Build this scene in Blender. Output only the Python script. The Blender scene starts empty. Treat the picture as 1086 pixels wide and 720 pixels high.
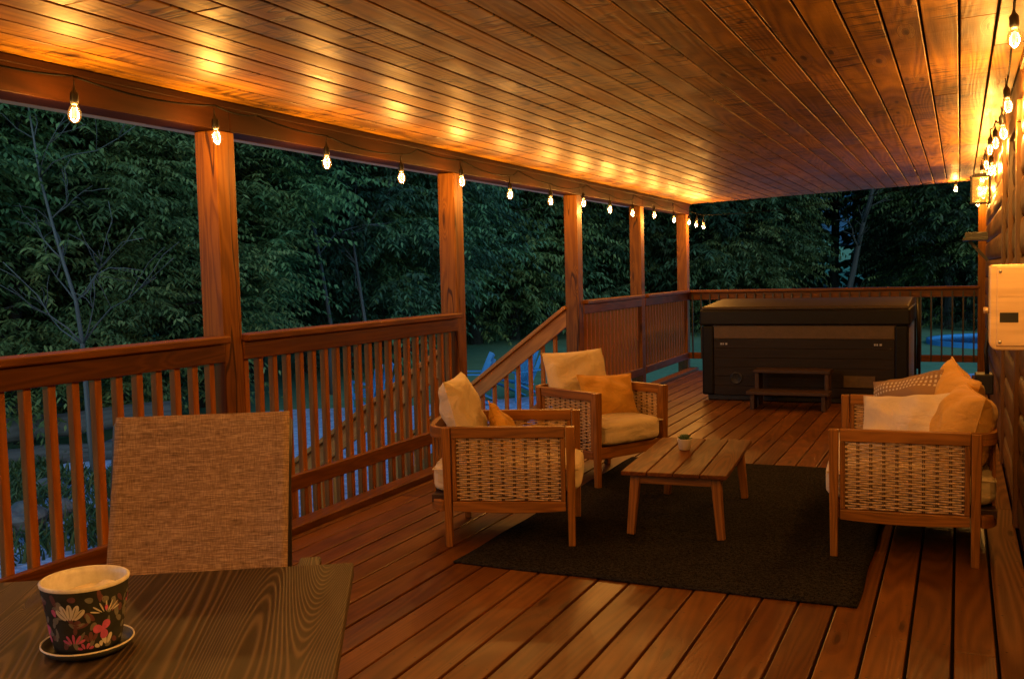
import bpy, bmesh, math, random
import numpy as np
from mathutils import Vector, Matrix
random.seed(7)
rng = np.random.default_rng(11)
R = math.radians
scene = bpy.context.scene
COL = scene.collection

# ------------------------------------------------------------------ helpers
class MB:
    """collects shapes into one mesh; every vertex keeps grain coordinates (gc), every face a random tone (rnd)"""
    def __init__(s):
        s.v = []; s.f = []; s.g = []; s.r = []; s.m = []; s.sm = []
    def raw(s, vs, fs, gs=None, rnd=None, mi=0, smooth=False):
        o = len(s.v)
        if rnd is None: rnd = random.random()
        s.v += [tuple(v) for v in vs]
        s.g += [tuple(g) for g in (gs if gs is not None else vs)]
        for f in fs:
            s.f.append(tuple(i + o for i in f)); s.r.append(rnd); s.m.append(mi); s.sm.append(smooth)
    def hexa(s, c, rnd=None, mi=0, grain=None):
        """eight corners ordered x-,y-,z- ... as bits 0=x 1=y 2=z"""
        c = [Vector(p) for p in c]
        ex, ey, ez = (c[1]-c[0]).length, (c[2]-c[0]).length, (c[4]-c[0]).length
        L = [ex, ey, ez]
        k = grain if grain is not None else L.index(max(L))
        o = [k] + [i for i in range(3) if i != k]
        off = (random.uniform(0, 50), random.uniform(0, 50), random.uniform(0, 50))
        gs = []
        for i in range(8):
            l = [(L[0] if i & 1 else 0), (L[1] if i & 2 else 0), (L[2] if i & 4 else 0)]
            gs.append((l[o[0]]+off[0], l[o[1]]+off[1], l[o[2]]+off[2]))
        s.raw(c, [(0,2,3,1),(4,5,7,6),(0,1,5,4),(2,6,7,3),(0,4,6,2),(1,3,7,5)], gs, rnd, mi)
    def box(s, lo, hi, rnd=None, mi=0, M=None, grain=None):
        c = [Vector((hi[0] if i & 1 else lo[0], hi[1] if i & 2 else lo[1], hi[2] if i & 4 else lo[2])) for i in range(8)]
        if M is not None: c = [M @ p for p in c]
        s.hexa(c, rnd, mi, grain)
    def bar(s, a, b, w0, d0, w1=None, d1=None, up=(0,0,1), rnd=None, mi=0):
        """tapered rectangular bar from a to b"""
        a = Vector(a); b = Vector(b); z = (b-a).normalized()
        x = Vector(up).cross(z)
        if x.length < 1e-4: x = Vector((1,0,0)).cross(z) if abs(z.x) < .9 else Vector((0,1,0)).cross(z)
        x.normalize(); y = z.cross(x)
        w1 = w0 if w1 is None else w1; d1 = d0 if d1 is None else d1
        c = []
        for i in range(8):
            p, w, d = (b, w1, d1) if i & 4 else (a, w0, d0)
            c.append(p + x*(w/2 if i & 1 else -w/2) + y*(d/2 if i & 2 else -d/2))
        s.hexa(c, rnd, mi)
    def sweep(s, pts, prof, closed_prof=True, up=(0,0,1), rnd=None, mi=0, smooth=False, caps=True, closed=False):
        """profile (list of (u,v)) swept along pts; u is sideways, v along up"""
        pts = [Vector(p) for p in pts]; n = len(pts); m = len(prof)
        vs = []; gs = []; acc = 0
        off = (random.uniform(0, 50), random.uniform(0, 50), random.uniform(0, 50))
        for i, p in enumerate(pts):
            if closed: t = pts[(i+1) % n] - pts[i-1]
            else: t = pts[min(i+1, n-1)] - pts[max(i-1, 0)]
            t.normalize()
            u = Vector(up).cross(t)
            if u.length < 1e-4: u = Vector((1,0,0)).cross(t)
            u.normalize(); v = t.cross(u)
            if i: acc += (p - pts[i-1]).length
            for (a, b) in prof:
                vs.append(p + u*a + v*b); gs.append((acc+off[0], a+off[1], b+off[2]))
        fs = []
        for i in range(n if closed else n-1):
            j = (i+1) % n
            for k in range(m):
                l = (k+1) % m
                fs.append((i*m+k, i*m+l, j*m+l, j*m+k))
        if caps and not closed:
            fs.append(tuple(range(m-1, -1, -1))); fs.append(tuple((n-1)*m+k for k in range(m)))
        s.raw(vs, fs, gs, rnd, mi, smooth)
    def tube(s, pts, r, n=8, mi=0, rnd=None, smooth=True, caps=True):
        if not isinstance(r, (list, tuple)): 
            s.sweep(pts, [(r*math.cos(2*math.pi*k/n), r*math.sin(2*math.pi*k/n)) for k in range(n)], rnd=rnd, mi=mi, smooth=smooth, caps=caps); return
        pts = [Vector(p) for p in pts]; vs = []; gs = []
        x0 = None
        for i, p in enumerate(pts):
            t = (pts[min(i+1, len(pts)-1)] - pts[max(i-1, 0)]).normalized()
            if x0 is None: x0 = t.orthogonal()
            x = (x0 - t*x0.dot(t)).normalized(); x0 = x; y = t.cross(x)
            for k in range(n):
                a = 2*math.pi*k/n
                vs.append(p + (x*math.cos(a)+y*math.sin(a))*r[i]); gs.append((i*.3, math.cos(a)*r[i], math.sin(a)*r[i]))
        fs = [(i*n+k, i*n+(k+1)%n, (i+1)*n+(k+1)%n, (i+1)*n+k) for i in range(len(pts)-1) for k in range(n)]
        fs.append(tuple(range(n-1,-1,-1))); fs.append(tuple((len(pts)-1)*n+k for k in range(n)))
        s.raw(vs, fs, gs, rnd, mi, smooth)
    def lathe(s, prof, n=24, c=(0,0,0), mi=0, rnd=None, smooth=True):
        vs = []; gs = []
        for (r, z) in prof:
            for k in range(n):
                a = 2*math.pi*k/n
                vs.append((c[0]+r*math.cos(a), c[1]+r*math.sin(a), c[2]+z)); gs.append((a*.1, r, z))
        fs = [(i*n+k, i*n+(k+1)%n, (i+1)*n+(k+1)%n, (i+1)*n+k) for i in range(len(prof)-1) for k in range(n)]
        s.raw(vs, fs, gs, rnd, mi, smooth)
    def build(s, name, mats, parent=None, bevel=0, loc=None):
        me = bpy.data.meshes.new(name)
        me.from_pydata(s.v, [], s.f)
        a = me.attributes.new('gc', 'FLOAT_VECTOR', 'POINT')
        a.data.foreach_set('vector', np.array(s.g, dtype=np.float32).ravel())
        a = me.attributes.new('rnd', 'FLOAT', 'FACE')
        a.data.foreach_set('value', np.array(s.r, dtype=np.float32))
        for m in (mats if isinstance(mats, (list, tuple)) else [mats]): me.materials.append(m)
        me.polygons.foreach_set('material_index', np.array(s.m, dtype=np.int32))
        me.polygons.foreach_set('use_smooth', np.array(s.sm, dtype=bool))
        me.update()
        o = bpy.data.objects.new(name, me); COL.objects.link(o)
        if parent: o.parent = parent
        if loc: o.location = loc
        if bevel:
            b = o.modifiers.new('bevel', 'BEVEL'); b.width = bevel; b.segments = 2; b.limit_method = 'ANGLE'; b.angle_limit = R(35)
        return o

def tag(o, label=None, cat=None, group=None, kind=None):
    if label: o['label'] = label
    if cat: o['category'] = cat
    if group: o['group'] = group
    if kind: o['kind'] = kind
    return o
def empty(name, loc=(0,0,0), rz=0, label=None, cat=None, group=None):
    o = bpy.data.objects.new(name, None); COL.objects.link(o)
    o.location = loc; o.rotation_euler = (0, 0, rz); o.empty_display_size = .1
    return tag(o, label, cat, group)
def copy_tree(o, parent=None):
    c = o.copy(); COL.objects.link(c); c.parent = parent
    for ch in [x for x in bpy.data.objects if x.parent == o]: copy_tree(ch, c)
    return c

# ------------------------------------------------------------------ materials
class NT:
    def __init__(s, name):
        s.mat = bpy.data.materials.new(name); s.mat.use_nodes = True
        s.t = s.mat.node_tree; s.n = s.t.nodes; s.n.clear()
        s.out = s.n.new('ShaderNodeOutputMaterial')
    def new(s, t, **k):
        n = s.n.new(t)
        for a, b in k.items():
            if a in n.bl_rna.properties: setattr(n, a, b)
        return n
    def link(s, a, b): s.t.links.new(a, b)
    def attr(s, name): 
        n = s.new('ShaderNodeAttribute'); n.attribute_name = name; return n
    def math(s, op, a, b=None):
        n = s.new('ShaderNodeMath', operation=op)
        for i, x in enumerate((a, b)):
            if x is None: continue
            if isinstance(x, (int, float)): n.inputs[i].default_value = x
            else: s.link(x, n.inputs[i])
        return n.outputs[0]
    def vscale(s, v, sc):
        n = s.new('ShaderNodeVectorMath', operation='MULTIPLY'); s.link(v, n.inputs[0]); n.inputs[1].default_value = sc; return n.outputs[0]
    def noise(s, v, scale, detail=4, rough=.5, dist=0):
        n = s.new('ShaderNodeTexNoise'); s.link(v, n.inputs['Vector'])
        n.inputs['Scale'].default_value = scale; n.inputs['Detail'].default_value = detail
        n.inputs['Roughness'].default_value = rough; n.inputs['Distortion'].default_value = dist
        return n.outputs[0]
    def ramp(s, f, stops):
        n = s.new('ShaderNodeValToRGB'); s.link(f, n.inputs[0]); e = n.color_ramp.elements
        while len(e) < len(stops): e.new(.5)
        for x, (p, c) in zip(e, stops):
            x.position = p; x.color = (*c, 1) if len(c) == 3 else c
        return n.outputs[0]
    def mix(s, f, a, b, mode='MIX'):
        n = s.new('ShaderNodeMix', data_type='RGBA', blend_type=mode)
        for i, x in ((0, f), (6, a), (7, b)):
            if isinstance(x, (int, float)): n.inputs[i].default_value = x
            elif isinstance(x, tuple): n.inputs[i].default_value = (*x, 1)
            else: s.link(x, n.inputs[i])
        return n.outputs[2]
    def bump(s, h, strength, dist):
        n = s.new('ShaderNodeBump'); s.link(h, n.inputs['Height']); n.inputs['Strength'].default_value = strength; n.inputs['Distance'].default_value = dist
        return n.outputs[0]
    def principled(s, col, rough=.5, normal=None, spec=.5, **k):
        b = s.new('ShaderNodeBsdfPrincipled')
        for nm, x in (('Base Color', col), ('Roughness', rough), ('Specular IOR Level', spec)):
            if isinstance(x, (int, float)): b.inputs[nm].default_value = x
            elif isinstance(x, tuple): b.inputs[nm].default_value = (*x, 1)
            else: s.link(x, b.inputs[nm])
        for nm, x in k.items(): b.inputs[nm.replace('_', ' ')].default_value = x
        if normal is not None: s.link(normal, b.inputs['Normal'])
        s.link(b.outputs[0], s.out.inputs[0]); return b

def wood(name, dark, light, rough=.42, rings=26, contrast=.7, knots=.6, sat_var=.35, cross=7, along=.55, bump=.25, spec=.5, wear=None, marks=False, screws=False, cracks=False, thin=False, det=3):
    m = NT(name); g = m.attr('gc').outputs['Vector']; rnd = m.attr('rnd').outputs['Fac']
    # shift each piece's grain by its tone so repeats differ
    comb = m.new('ShaderNodeCombineXYZ'); m.link(m.math('MULTIPLY', rnd, 37.7), comb.inputs[0]); m.link(m.math('MULTIPLY', rnd, 91.3), comb.inputs[1])
    add = m.new('ShaderNodeVectorMath', operation='ADD'); m.link(g, add.inputs[0]); m.link(comb.outputs[0], add.inputs[1]); g = add.outputs[0]
    gv = m.vscale(g, (along, cross, cross))
    # knots: a stretched voronoi pulls the grain round it
    kv = m.vscale(g, (1.6, 7.5, 7.5))
    vo = m.new('ShaderNodeTexVoronoi'); vo.voronoi_dimensions = '2D'; m.link(kv, vo.inputs['Vector']); vo.inputs['Scale'].default_value = 1
    kd = vo.outputs['Distance']
    kcol = m.new('ShaderNodeSeparateColor'); m.link(vo.outputs['Color'], kcol.inputs[0])
    on = m.math('GREATER_THAN', kcol.outputs[0], 1-knots*.55)
    kn = m.new('ShaderNodeMapRange'); m.link(kd, kn.inputs[0]); kn.inputs[1].default_value = .06; kn.inputs[2].default_value = .32; kn.inputs[3].default_value = 1; kn.inputs[4].default_value = 0; kn.interpolation_type = 'SMOOTHERSTEP'
    kmask = m.math('MULTIPLY', kn.outputs[0], on)
    n1 = m.noise(gv, 1.0, det, .5, .35)
    n1k = m.math('ADD', n1, m.math('MULTIPLY', kmask, .22))
    ring = m.math('ADD', m.math('MULTIPLY', m.math('SINE', m.math('MULTIPLY', n1k, rings*6.283)), .5), .5)
    if thin: ring = m.math('POWER', ring, 2.6)
    fine = m.noise(m.vscale(g, (6, 160, 160)), 1.0, 2, .6)
    blot = m.noise(m.vscale(g, (1.3, 3.5, 3.5)), 1.0, 3, .55)
    f = m.math('ADD', m.math('MULTIPLY', ring, contrast*.62), m.math('MULTIPLY', fine, .38))
    f = m.math('ADD', m.math('MULTIPLY', f, .75), m.math('MULTIPLY', blot, .3))
    col = m.ramp(f, [(.12, dark), (.42, tuple(.55*a+.45*b for a, b in zip(dark, light))), (.8, light)])
    tone = m.math('ADD', m.math('MULTIPLY', rnd, sat_var), 1-sat_var*.5)
    tn = m.new('ShaderNodeCombineColor')
    for i in range(3): m.link(tone, tn.inputs[i])
    col = m.mix(1.0, col, tn.outputs[0], 'MULTIPLY')
    kc = m.new('ShaderNodeMapRange'); m.link(kd, kc.inputs[0]); kc.inputs[1].default_value = .05; kc.inputs[2].default_value = .13; kc.inputs[3].default_value = .8; kc.inputs[4].default_value = 0
    col = m.mix(m.math('MULTIPLY', kc.outputs[0], on), col, tuple(x*.3 for x in dark))
    if wear:
        w = m.noise(m.vscale(g, (1.2, 2.2, 2.2)), 1.0, 5, .65)
        wf = m.new('ShaderNodeMapRange'); m.link(w, wf.inputs[0]); wf.inputs[1].default_value = .52; wf.inputs[2].default_value = .75
        col = m.mix(m.math('MULTIPLY', wf.outputs[0], wear[1]), col, wear[0])
    if cracks:
        cn = m.noise(m.vscale(g, (.35, 5, 5)), 1.0, 2, .5)
        ck = m.new('ShaderNodeMapRange'); m.link(m.math('ABSOLUTE', m.math('SUBTRACT', cn, .5)), ck.inputs[0]); ck.inputs[1].default_value = .003; ck.inputs[2].default_value = .008; ck.inputs[3].default_value = .85; ck.inputs[4].default_value = 0
        col = m.mix(ck.outputs[0], col, tuple(x*.22 for x in dark)); f = m.math('SUBTRACT', f, ck.outputs[0])
    if screws:
        # two fastener heads where a board crosses each joist
        tc = m.new('ShaderNodeTexCoord').outputs['Object']; sp_ = m.new('ShaderNodeSeparateXYZ'); m.link(tc, sp_.inputs[0])
        dy = m.math('SUBTRACT', m.math('WRAP', sp_.outputs[1], .406) if False else m.math('FLOORED_MODULO', sp_.outputs[1], .406), .203)
        ux = m.math('ABSOLUTE', m.math('SUBTRACT', m.math('FLOORED_MODULO', m.math('SUBTRACT', .272, sp_.outputs[0]), .148), .067))
        dx = m.math('SUBTRACT', ux, .045)
        dd = m.math('ADD', m.math('MULTIPLY', dx, dx), m.math('MULTIPLY', dy, dy))
        col = m.mix(m.math('MULTIPLY', m.math('LESS_THAN', dd, .0045**2), .8), col, (.02,.012,.008))
    if marks:
        # rough-sawn chatter: short dark scratches across the board, in patches
        mk = m.noise(m.vscale(g, (11, 1.6, 1.6)), 1.0, 2.5, .5, .8)
        pa = m.noise(m.vscale(g, (.9, 3.5, 3.5)), 1.0, 3, .55)
        ln = m.new('ShaderNodeMapRange'); m.link(m.math('ABSOLUTE', m.math('SUBTRACT', mk, .47)), ln.inputs[0]); ln.inputs[1].default_value = .004; ln.inputs[2].default_value = .045; ln.inputs[3].default_value = 1; ln.inputs[4].default_value = 0
        pm = m.new('ShaderNodeMapRange'); m.link(pa, pm.inputs[0]); pm.inputs[1].default_value = .44; pm.inputs[2].default_value = .58
        mf = m.new('ShaderNodeMath', operation='MULTIPLY'); m.link(ln.outputs[0], mf.inputs[0]); m.link(pm.outputs[0], mf.inputs[1])
        col = m.mix(m.math('MULTIPLY', mf.outputs[0], .9), col, tuple(x*.22 for x in dark))
        f = m.math('SUBTRACT', f, m.math('MULTIPLY', mf.outputs[0], .6))
        f = m.math('ADD', f, m.math('MULTIPLY', mk, .9))
    rr = m.new('ShaderNodeMapRange'); m.link(blot, rr.inputs[0]); rr.inputs[1].default_value = .3; rr.inputs[2].default_value = .75; rr.inputs[3].default_value = rough-.1; rr.inputs[4].default_value = rough+.12
    b = m.bump(m.math('ADD', f, m.math('MULTIPLY', m.noise(m.vscale(g, (2, 9, 9)), 1, 3), .8)), bump, .0025)
    m.principled(col, rr.outputs[0], b, spec)
    return m.mat

M = {}
M['deck'] = wood('deck stain', (0.05984,0.01776,0.001224), (0.2067,0.07297,0.004896), rough=.42, rings=34, contrast=.5, cross=3.0, along=.20, det=1.5, knots=.32, sat_var=.4, bump=.3, spec=.3, wear=((.36,.15,.030), .28), screws=True)
M['ceiling'] = wood('ceiling pine', (.13,.054,.004), (.56,.27,.016), rough=.48, rings=24, contrast=.5, cross=3.0, along=.2, det=1.5, knots=.75, sat_var=.5, bump=.7, spec=.22, wear=((.06,.022,.004), .75), marks=True)
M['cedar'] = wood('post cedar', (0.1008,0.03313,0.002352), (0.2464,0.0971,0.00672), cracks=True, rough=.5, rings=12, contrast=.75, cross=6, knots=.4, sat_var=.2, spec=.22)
M['baluster'] = wood('lit baluster stain', (.24,.075,.008), (.58,.22,.028), spec=.2, rough=.5, rings=12, contrast=.5, cross=6, knots=.2, sat_var=.35)  # lamplight put into the stain, where the handrail shades the balusters
M['rail'] = wood('rail stain', (0.07267,0.02094,0.0028), (0.2308,0.08092,0.0077), spec=.25, rough=.48, rings=12, contrast=.5, cross=6, knots=.35, sat_var=.3)
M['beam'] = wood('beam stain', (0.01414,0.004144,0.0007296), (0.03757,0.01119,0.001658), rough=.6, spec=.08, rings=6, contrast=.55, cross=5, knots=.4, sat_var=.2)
M['stair'] = wood('lit stair wood', (0.27,0.1035,0.0162), (0.594,0.261,0.045), spec=.3, rough=.5, rings=10, contrast=.5, cross=6, knots=.4, sat_var=.2)  # paler than the rails: lamplight on the stairs put into the wood
M['log'] = wood('log siding', (0.0825,0.033,0.0075), (0.2325,0.1013,0.024), rough=.42, rings=6, contrast=.55, cross=4, knots=.7, sat_var=.25, wear=((.15,.06,.02), .5))
M['teak'] = wood('teak furniture', (0.1391,0.04941,0.005421), (0.3928,0.1576,0.01898), spec=.35, rough=.45, rings=14, contrast=.65, cross=9, knots=.12, sat_var=.25)
M['teak_top'] = wood('teak top', (0.054,0.01594,0.00135), (0.1688,0.05419,0.0054), rough=.55, rings=12, contrast=.75, cross=7, knots=0, sat_var=.5, spec=.12)
M['table'] = wood('dark table', (.012,.0080,.0052), (.105,.074,.049), thin=True, rough=.55, rings=120, contrast=1.25, spec=.2, cross=2.9, along=.26, det=1.2, knots=.2, sat_var=.05, bump=.6)
M['stepwood'] = wood('step stain', (.022,.009,.005), (.06,.024,.011), rough=.5, rings=7, knots=.1)
M['bark'] = wood('bark', (.008,.007,.006), (.045,.038,.03), rough=.9, rings=3, contrast=.8, knots=.1, bump=1.0)
M['palebark'] = wood('pale bark', (.035,.035,.032), (.10,.105,.10), rough=.9, rings=3, contrast=.8, knots=.1, bump=1.0)

def plain(name, col, rough=.5, spec=.5, var=.15, nscale=18, bump=.1, **k):
    m = NT(name); tc = m.new('ShaderNodeTexCoord').outputs['Object']
    n = m.noise(tc, nscale, 4, .6)
    c = m.ramp(n, [(.3, tuple(x*(1-var) for x in col)), (.7, tuple(min(1, x*(1+var)) for x in col))])
    m.principled(c, rough, m.bump(n, bump, .003), spec, **k)
    return m.mat
def fabric(name, col, scale=420, var=.12, bump=.25, sheen=.0):
    m = NT(name); tc = m.new('ShaderNodeTexCoord').outputs['Object']
    w1 = m.new('ShaderNodeTexWave', wave_type='BANDS', bands_direction='X'); m.link(tc, w1.inputs[0]); w1.inputs['Scale'].default_value = scale/6; w1.inputs['Distortion'].default_value = 1.0
    w2 = m.new('ShaderNodeTexWave', wave_type='BANDS', bands_direction='Z'); m.link(tc, w2.inputs[0]); w2.inputs['Scale'].default_value = scale/6; w2.inputs['Distortion'].default_value = 1.0
    n = m.noise(tc, 5, 4, .6); n2 = m.noise(tc, 140, 2, .6)
    h = m.math('ADD', w1.outputs['Fac'], w2.outputs['Fac'])
    c = m.ramp(n, [(.3, tuple(x*(1-var) for x in col)), (.7, tuple(min(1, x*(1+var)) for x in col))])
    c = m.mix(m.math('MULTIPLY', n2, .35), c, tuple(x*.55 for x in col))
    # soft creases
    cr = m.noise(m.vscale(tc, (5, 5, 9)), 1, 3, .5, 1.2)
    bm = m.new('ShaderNodeBump'); m.link(cr, bm.inputs['Height']); bm.inputs['Strength'].default_value = .8; bm.inputs['Distance'].default_value = .03
    b2 = m.new('ShaderNodeBump'); m.link(h, b2.inputs['Height']); b2.inputs['Strength'].default_value = bump; b2.inputs['Distance'].default_value = .0008; m.link(bm.outputs[0], b2.inputs['Normal'])
    m.principled(c, .9, b2.outputs[0], .2, Sheen_Weight=.15)
    return m.mat
M['beige'] = fabric('beige canvas', (.80,.66,.47))
M['mustard'] = fabric('mustard canvas', (.74,.40,.075))
M['cream'] = fabric('cream canvas', (.80,.66,.48))
M['rattan'] = plain('rattan', (.56,.37,.19), .5, .4, .35, 60, .3)
M['rattan_dark'] = plain('rattan stake', (.16,.095,.045), .6, .3, .3, 60, .3)
M['black'] = plain('black plastic', (.012,.012,.012), .45, .4, .2, 30, .05)
M['cord'] = plain('rubber cord', (.006,.006,.006), .8, .05, .1, 30, 0)
M['blackmetal'] = plain('black metal', (.02,.018,.017), .38, .5, .2, 30, .05)
M['gap'] = plain('deck void', (.006,.004,.003), .95, .1, .1, 5, 0)

# rug: dark flat weave
m = NT('rug weave'); tc = m.new('ShaderNodeTexCoord').outputs['Object']
w1 = m.noise(m.vscale(tc, (1, 1, 1)), 75, 4, .75); w2 = m.noise(m.vscale(tc, (260, 60, 1)), 1, 2, .6); w3 = m.noise(tc, 2.2, 4, .6)
c = m.ramp(m.math('ADD', m.math('MULTIPLY', w1, .6), m.math('MULTIPLY', w2, .4)), [(.42, (.0018,.0018,.0018)), (.58, (.050,.046,.042))])
c = m.mix(m.math('MULTIPLY', w3, .5), c, (.012,.010,.009))
m.principled(c, .95, m.bump(m.math('ADD', w1, w2), .9, .006), .02); M['rug'] = m.mat

# sling textile: fine sideways streaks
m = NT('sling textile'); g = m.attr('gc').outputs['Vector']
a1 = m.noise(m.vscale(g, (28, 330, 1)), 1, 3, .65); a2 = m.noise(m.vscale(g, (330, 45, 1)), 1, 2, .6); a3 = m.noise(m.vscale(g, (4, 60, 1)), 1, 3, .6)
f = m.math('ADD', m.math('ADD', m.math('MULTIPLY', a1, .55), m.math('MULTIPLY', a2, .25)), m.math('MULTIPLY', a3, .2))
c = m.ramp(f, [(.36, (.11,.070,.053)), (.5, (.295,.205,.165)), (.64, (.54,.42,.36))])
sx = m.new('ShaderNodeSeparateXYZ'); m.link(g, sx.inputs[0])
e1 = m.math('LESS_THAN', m.math('ABSOLUTE', m.math('SUBTRACT', m.math('ABSOLUTE', sx.outputs[0]), .186)), .0013)
e2 = m.math('LESS_THAN', m.math('ABSOLUTE', m.math('SUBTRACT', sx.outputs[1], .160)), .0013)
st = m.math('MAXIMUM', e1, e2)
c = m.mix(m.math('MULTIPLY', e1, .22), c, (.07,.04,.025))
m.principled(c, .8, m.bump(f, .7, .003), .25); M['sling'] = m.mat

# patterned pillow: pale stitched bands on beige
m = NT('banded pillow cloth'); g = m.attr('gc').outputs['Vector']; sx = m.new('ShaderNodeSeparateXYZ'); m.link(g, sx.inputs[0])
u, v = sx.outputs[0], sx.outputs[1]
band = m.math('LESS_THAN', m.math('ABSOLUTE', m.math('SUBTRACT', m.math('ABSOLUTE', v), .62)), .20)
st = m.math('GREATER_THAN', m.math('SINE', m.math('MULTIPLY', u, 62)), .1)
st2 = m.math('GREATER_THAN', m.math('SINE', m.math('MULTIPLY', v, 46)), -.35)
pm = m.math('MULTIPLY', m.math('MULTIPLY', band, st), st2)
c = m.mix(pm, (.34,.21,.115), (.80,.70,.54)); n = m.noise(g, 60, 3, .6); c = m.mix(m.math('MULTIPLY', n, .4), c, (.24,.14,.07))
m.principled(c, .9, m.bump(m.math('ADD', pm, n), .6, .004), .2); M['banded'] = m.mat

# hot tub
M['tub'] = wood('tub siding', (0.00675,0.0045,0.003375), (0.0195,0.01275,0.009), spec=.25, rough=.55, rings=6, knots=0, sat_var=.2)
M['tubpanel'] = plain('tub top band', (.095,.063,.035), .5, .25, .15, 25, .05)
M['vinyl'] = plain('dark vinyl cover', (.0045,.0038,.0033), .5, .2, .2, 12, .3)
M['vinyltop'] = plain('lit cover vinyl', (.042,.029,.019), .55, .22, .15, 12, .3)  # browner than the skirt: light caught by the top put into colour
M['tubside'] = plain('tub side panel', (.30,.24,.17), .45, .4, .2, 20, .1)
M['chrome'] = plain('pale metal', (.62,.60,.56), .3, .5, .05, 30, .05, Metallic=.8)
M['brushed'] = None
m = NT('brushed steel'); tc = m.new('ShaderNodeTexCoord').outputs['Object']
n = m.noise(m.vscale(tc, (3, 3, 26)), 1, 3, .6); n2 = m.noise(m.vscale(tc, (4, 4, 900)), 1, 2, .6)
c = m.ramp(n, [(.3, (.62,.43,.25)), (.7, (.90,.66,.40))])
m.principled(c, .36, m.bump(n2, .15, .001), .5, Metallic=.45); M['brushed'] = m.mat
M['ceramic'] = plain('white ceramic', (.62,.56,.48), .35, .5, .08, 20, .05)
M['succulent'] = plain('succulent leaf', (.05,.10,.04), .5, .4, .3, 40, .1)
M['soil'] = plain('pale sand', (.85,.80,.70), .85, .2, .2, 45, .6)
M['pot'] = plain('dark glazed pot', (.034,.040,.042), .5, .3, .3, 30, .04)
M['potcream'] = plain('pot cream', (.68,.69,.70), .35, .5, .15, 60, .04)
M['potgrey'] = plain('pot grey leaf', (.21,.22,.215), .35, .5, .25, 60, .04)
M['potred'] = plain('pot red flower', (.60,.13,.36), .4, .5, .2, 60, .04)
M['potmauve'] = plain('pot mauve', (.16,.07,.09), .35, .5, .25, 60, .04)
M['blueplastic'] = plain('blue plastic', (.04,.22,.46), .45, .5, .1, 20, .05)
M['poolblue'] = plain('pool water', (.03,.12,.30), .15, .5, .1, 2, .05)
M['poolrim'] = plain('pool wall', (.35,.42,.48), .5, .4, .1, 5, .05)
M['gutter'] = plain('painted gutter', (.50,.54,.58), .4, .5, .05, 6, .03)
M['ridge'] = plain('haze blue ridge', (.045,.10,.15), .95, .1, .35, .25, 0)  # blue of distance haze put into the colour
M['stone'] = plain('field stone', (.10,.105,.105), .85, .3, .35, 6, .8)

# bulb glass, filament
m = NT('bulb glass'); tr = m.new('ShaderNodeBsdfTransparent'); tr.inputs[0].default_value = (1,.86,.62,1)
gl = m.new('ShaderNodeBsdfGlossy'); gl.inputs['Roughness'].default_value = .04
em = m.new('ShaderNodeEmission'); em.inputs[0].default_value = (1,.42,.08,1); em.inputs[1].default_value = .10
lw = m.new('ShaderNodeLayerWeight'); lw.inputs[0].default_value = .35
a = m.new('ShaderNodeAddShader'); m.link(tr.outputs[0], a.inputs[0]); m.link(em.outputs[0], a.inputs[1])
mx = m.new('ShaderNodeMixShader'); m.link(m.math('MULTIPLY', lw.outputs['Fresnel'], .5), mx.inputs[0]); m.link(a.outputs[0], mx.inputs[1]); m.link(gl.outputs[0], mx.inputs[2])
m.link(mx.outputs[0], m.out.inputs[0]); M['glass'] = m.mat
m = NT('filament glow'); em = m.new('ShaderNodeEmission'); em.inputs[0].default_value = (1,.60,.20,1); em.inputs[1].default_value = 2.2
m.link(em.outputs[0], m.out.inputs[0]); M['filament'] = m.mat

# leaves
def leaf(name, cols, trans=.25, rough=.55):
    m = NT(name); rnd = m.attr('rnd').outputs['Fac']
    oi = m.new('ShaderNodeObjectInfo').outputs['Random']
    c = m.ramp(rnd, [(i/(len(cols)-1), c) for i, c in enumerate(cols)])
    hs = m.new('ShaderNodeHueSaturation'); m.link(c, hs.inputs['Color'])
    m.link(m.math('ADD', m.math('MULTIPLY', oi, .05), .475), hs.inputs['Hue']); m.link(m.math('ADD', m.math('MULTIPLY', oi, 1.3), .35), hs.inputs['Value'])
    b = m.new('ShaderNodeBsdfPrincipled'); m.link(hs.outputs[0], b.inputs['Base Color']); b.inputs['Roughness'].default_value = rough; b.inputs['Specular IOR Level'].default_value = .3
    t = m.new('ShaderNodeBsdfTranslucent'); m.link(hs.outputs[0], t.inputs[0])
    x = m.new('ShaderNodeMixShader'); x.inputs[0].default_value = trans; m.link(b.outputs[0], x.inputs[1]); m.link(t.outputs[0], x.inputs[2])
    m.link(x.outputs[0], m.out.inputs[0]); return m.mat
M['leaf'] = leaf('broad leaves', [(.022,.045,.020), (.07,.125,.045), (.20,.28,.10)])
M['leafdark'] = leaf('shade leaves', [(.014,.032,.020), (.042,.09,.046), (.12,.20,.085)])
M['leafpale'] = leaf('lit leaves', [(.035,.065,.022), (.11,.17,.055), (.24,.30,.10)])  # paler greens put porch light on some crowns into the leaf colour
M['grassblade'] = leaf('grass blades', [(.03,.06,.02), (.06,.11,.03), (.10,.15,.045)])

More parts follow.
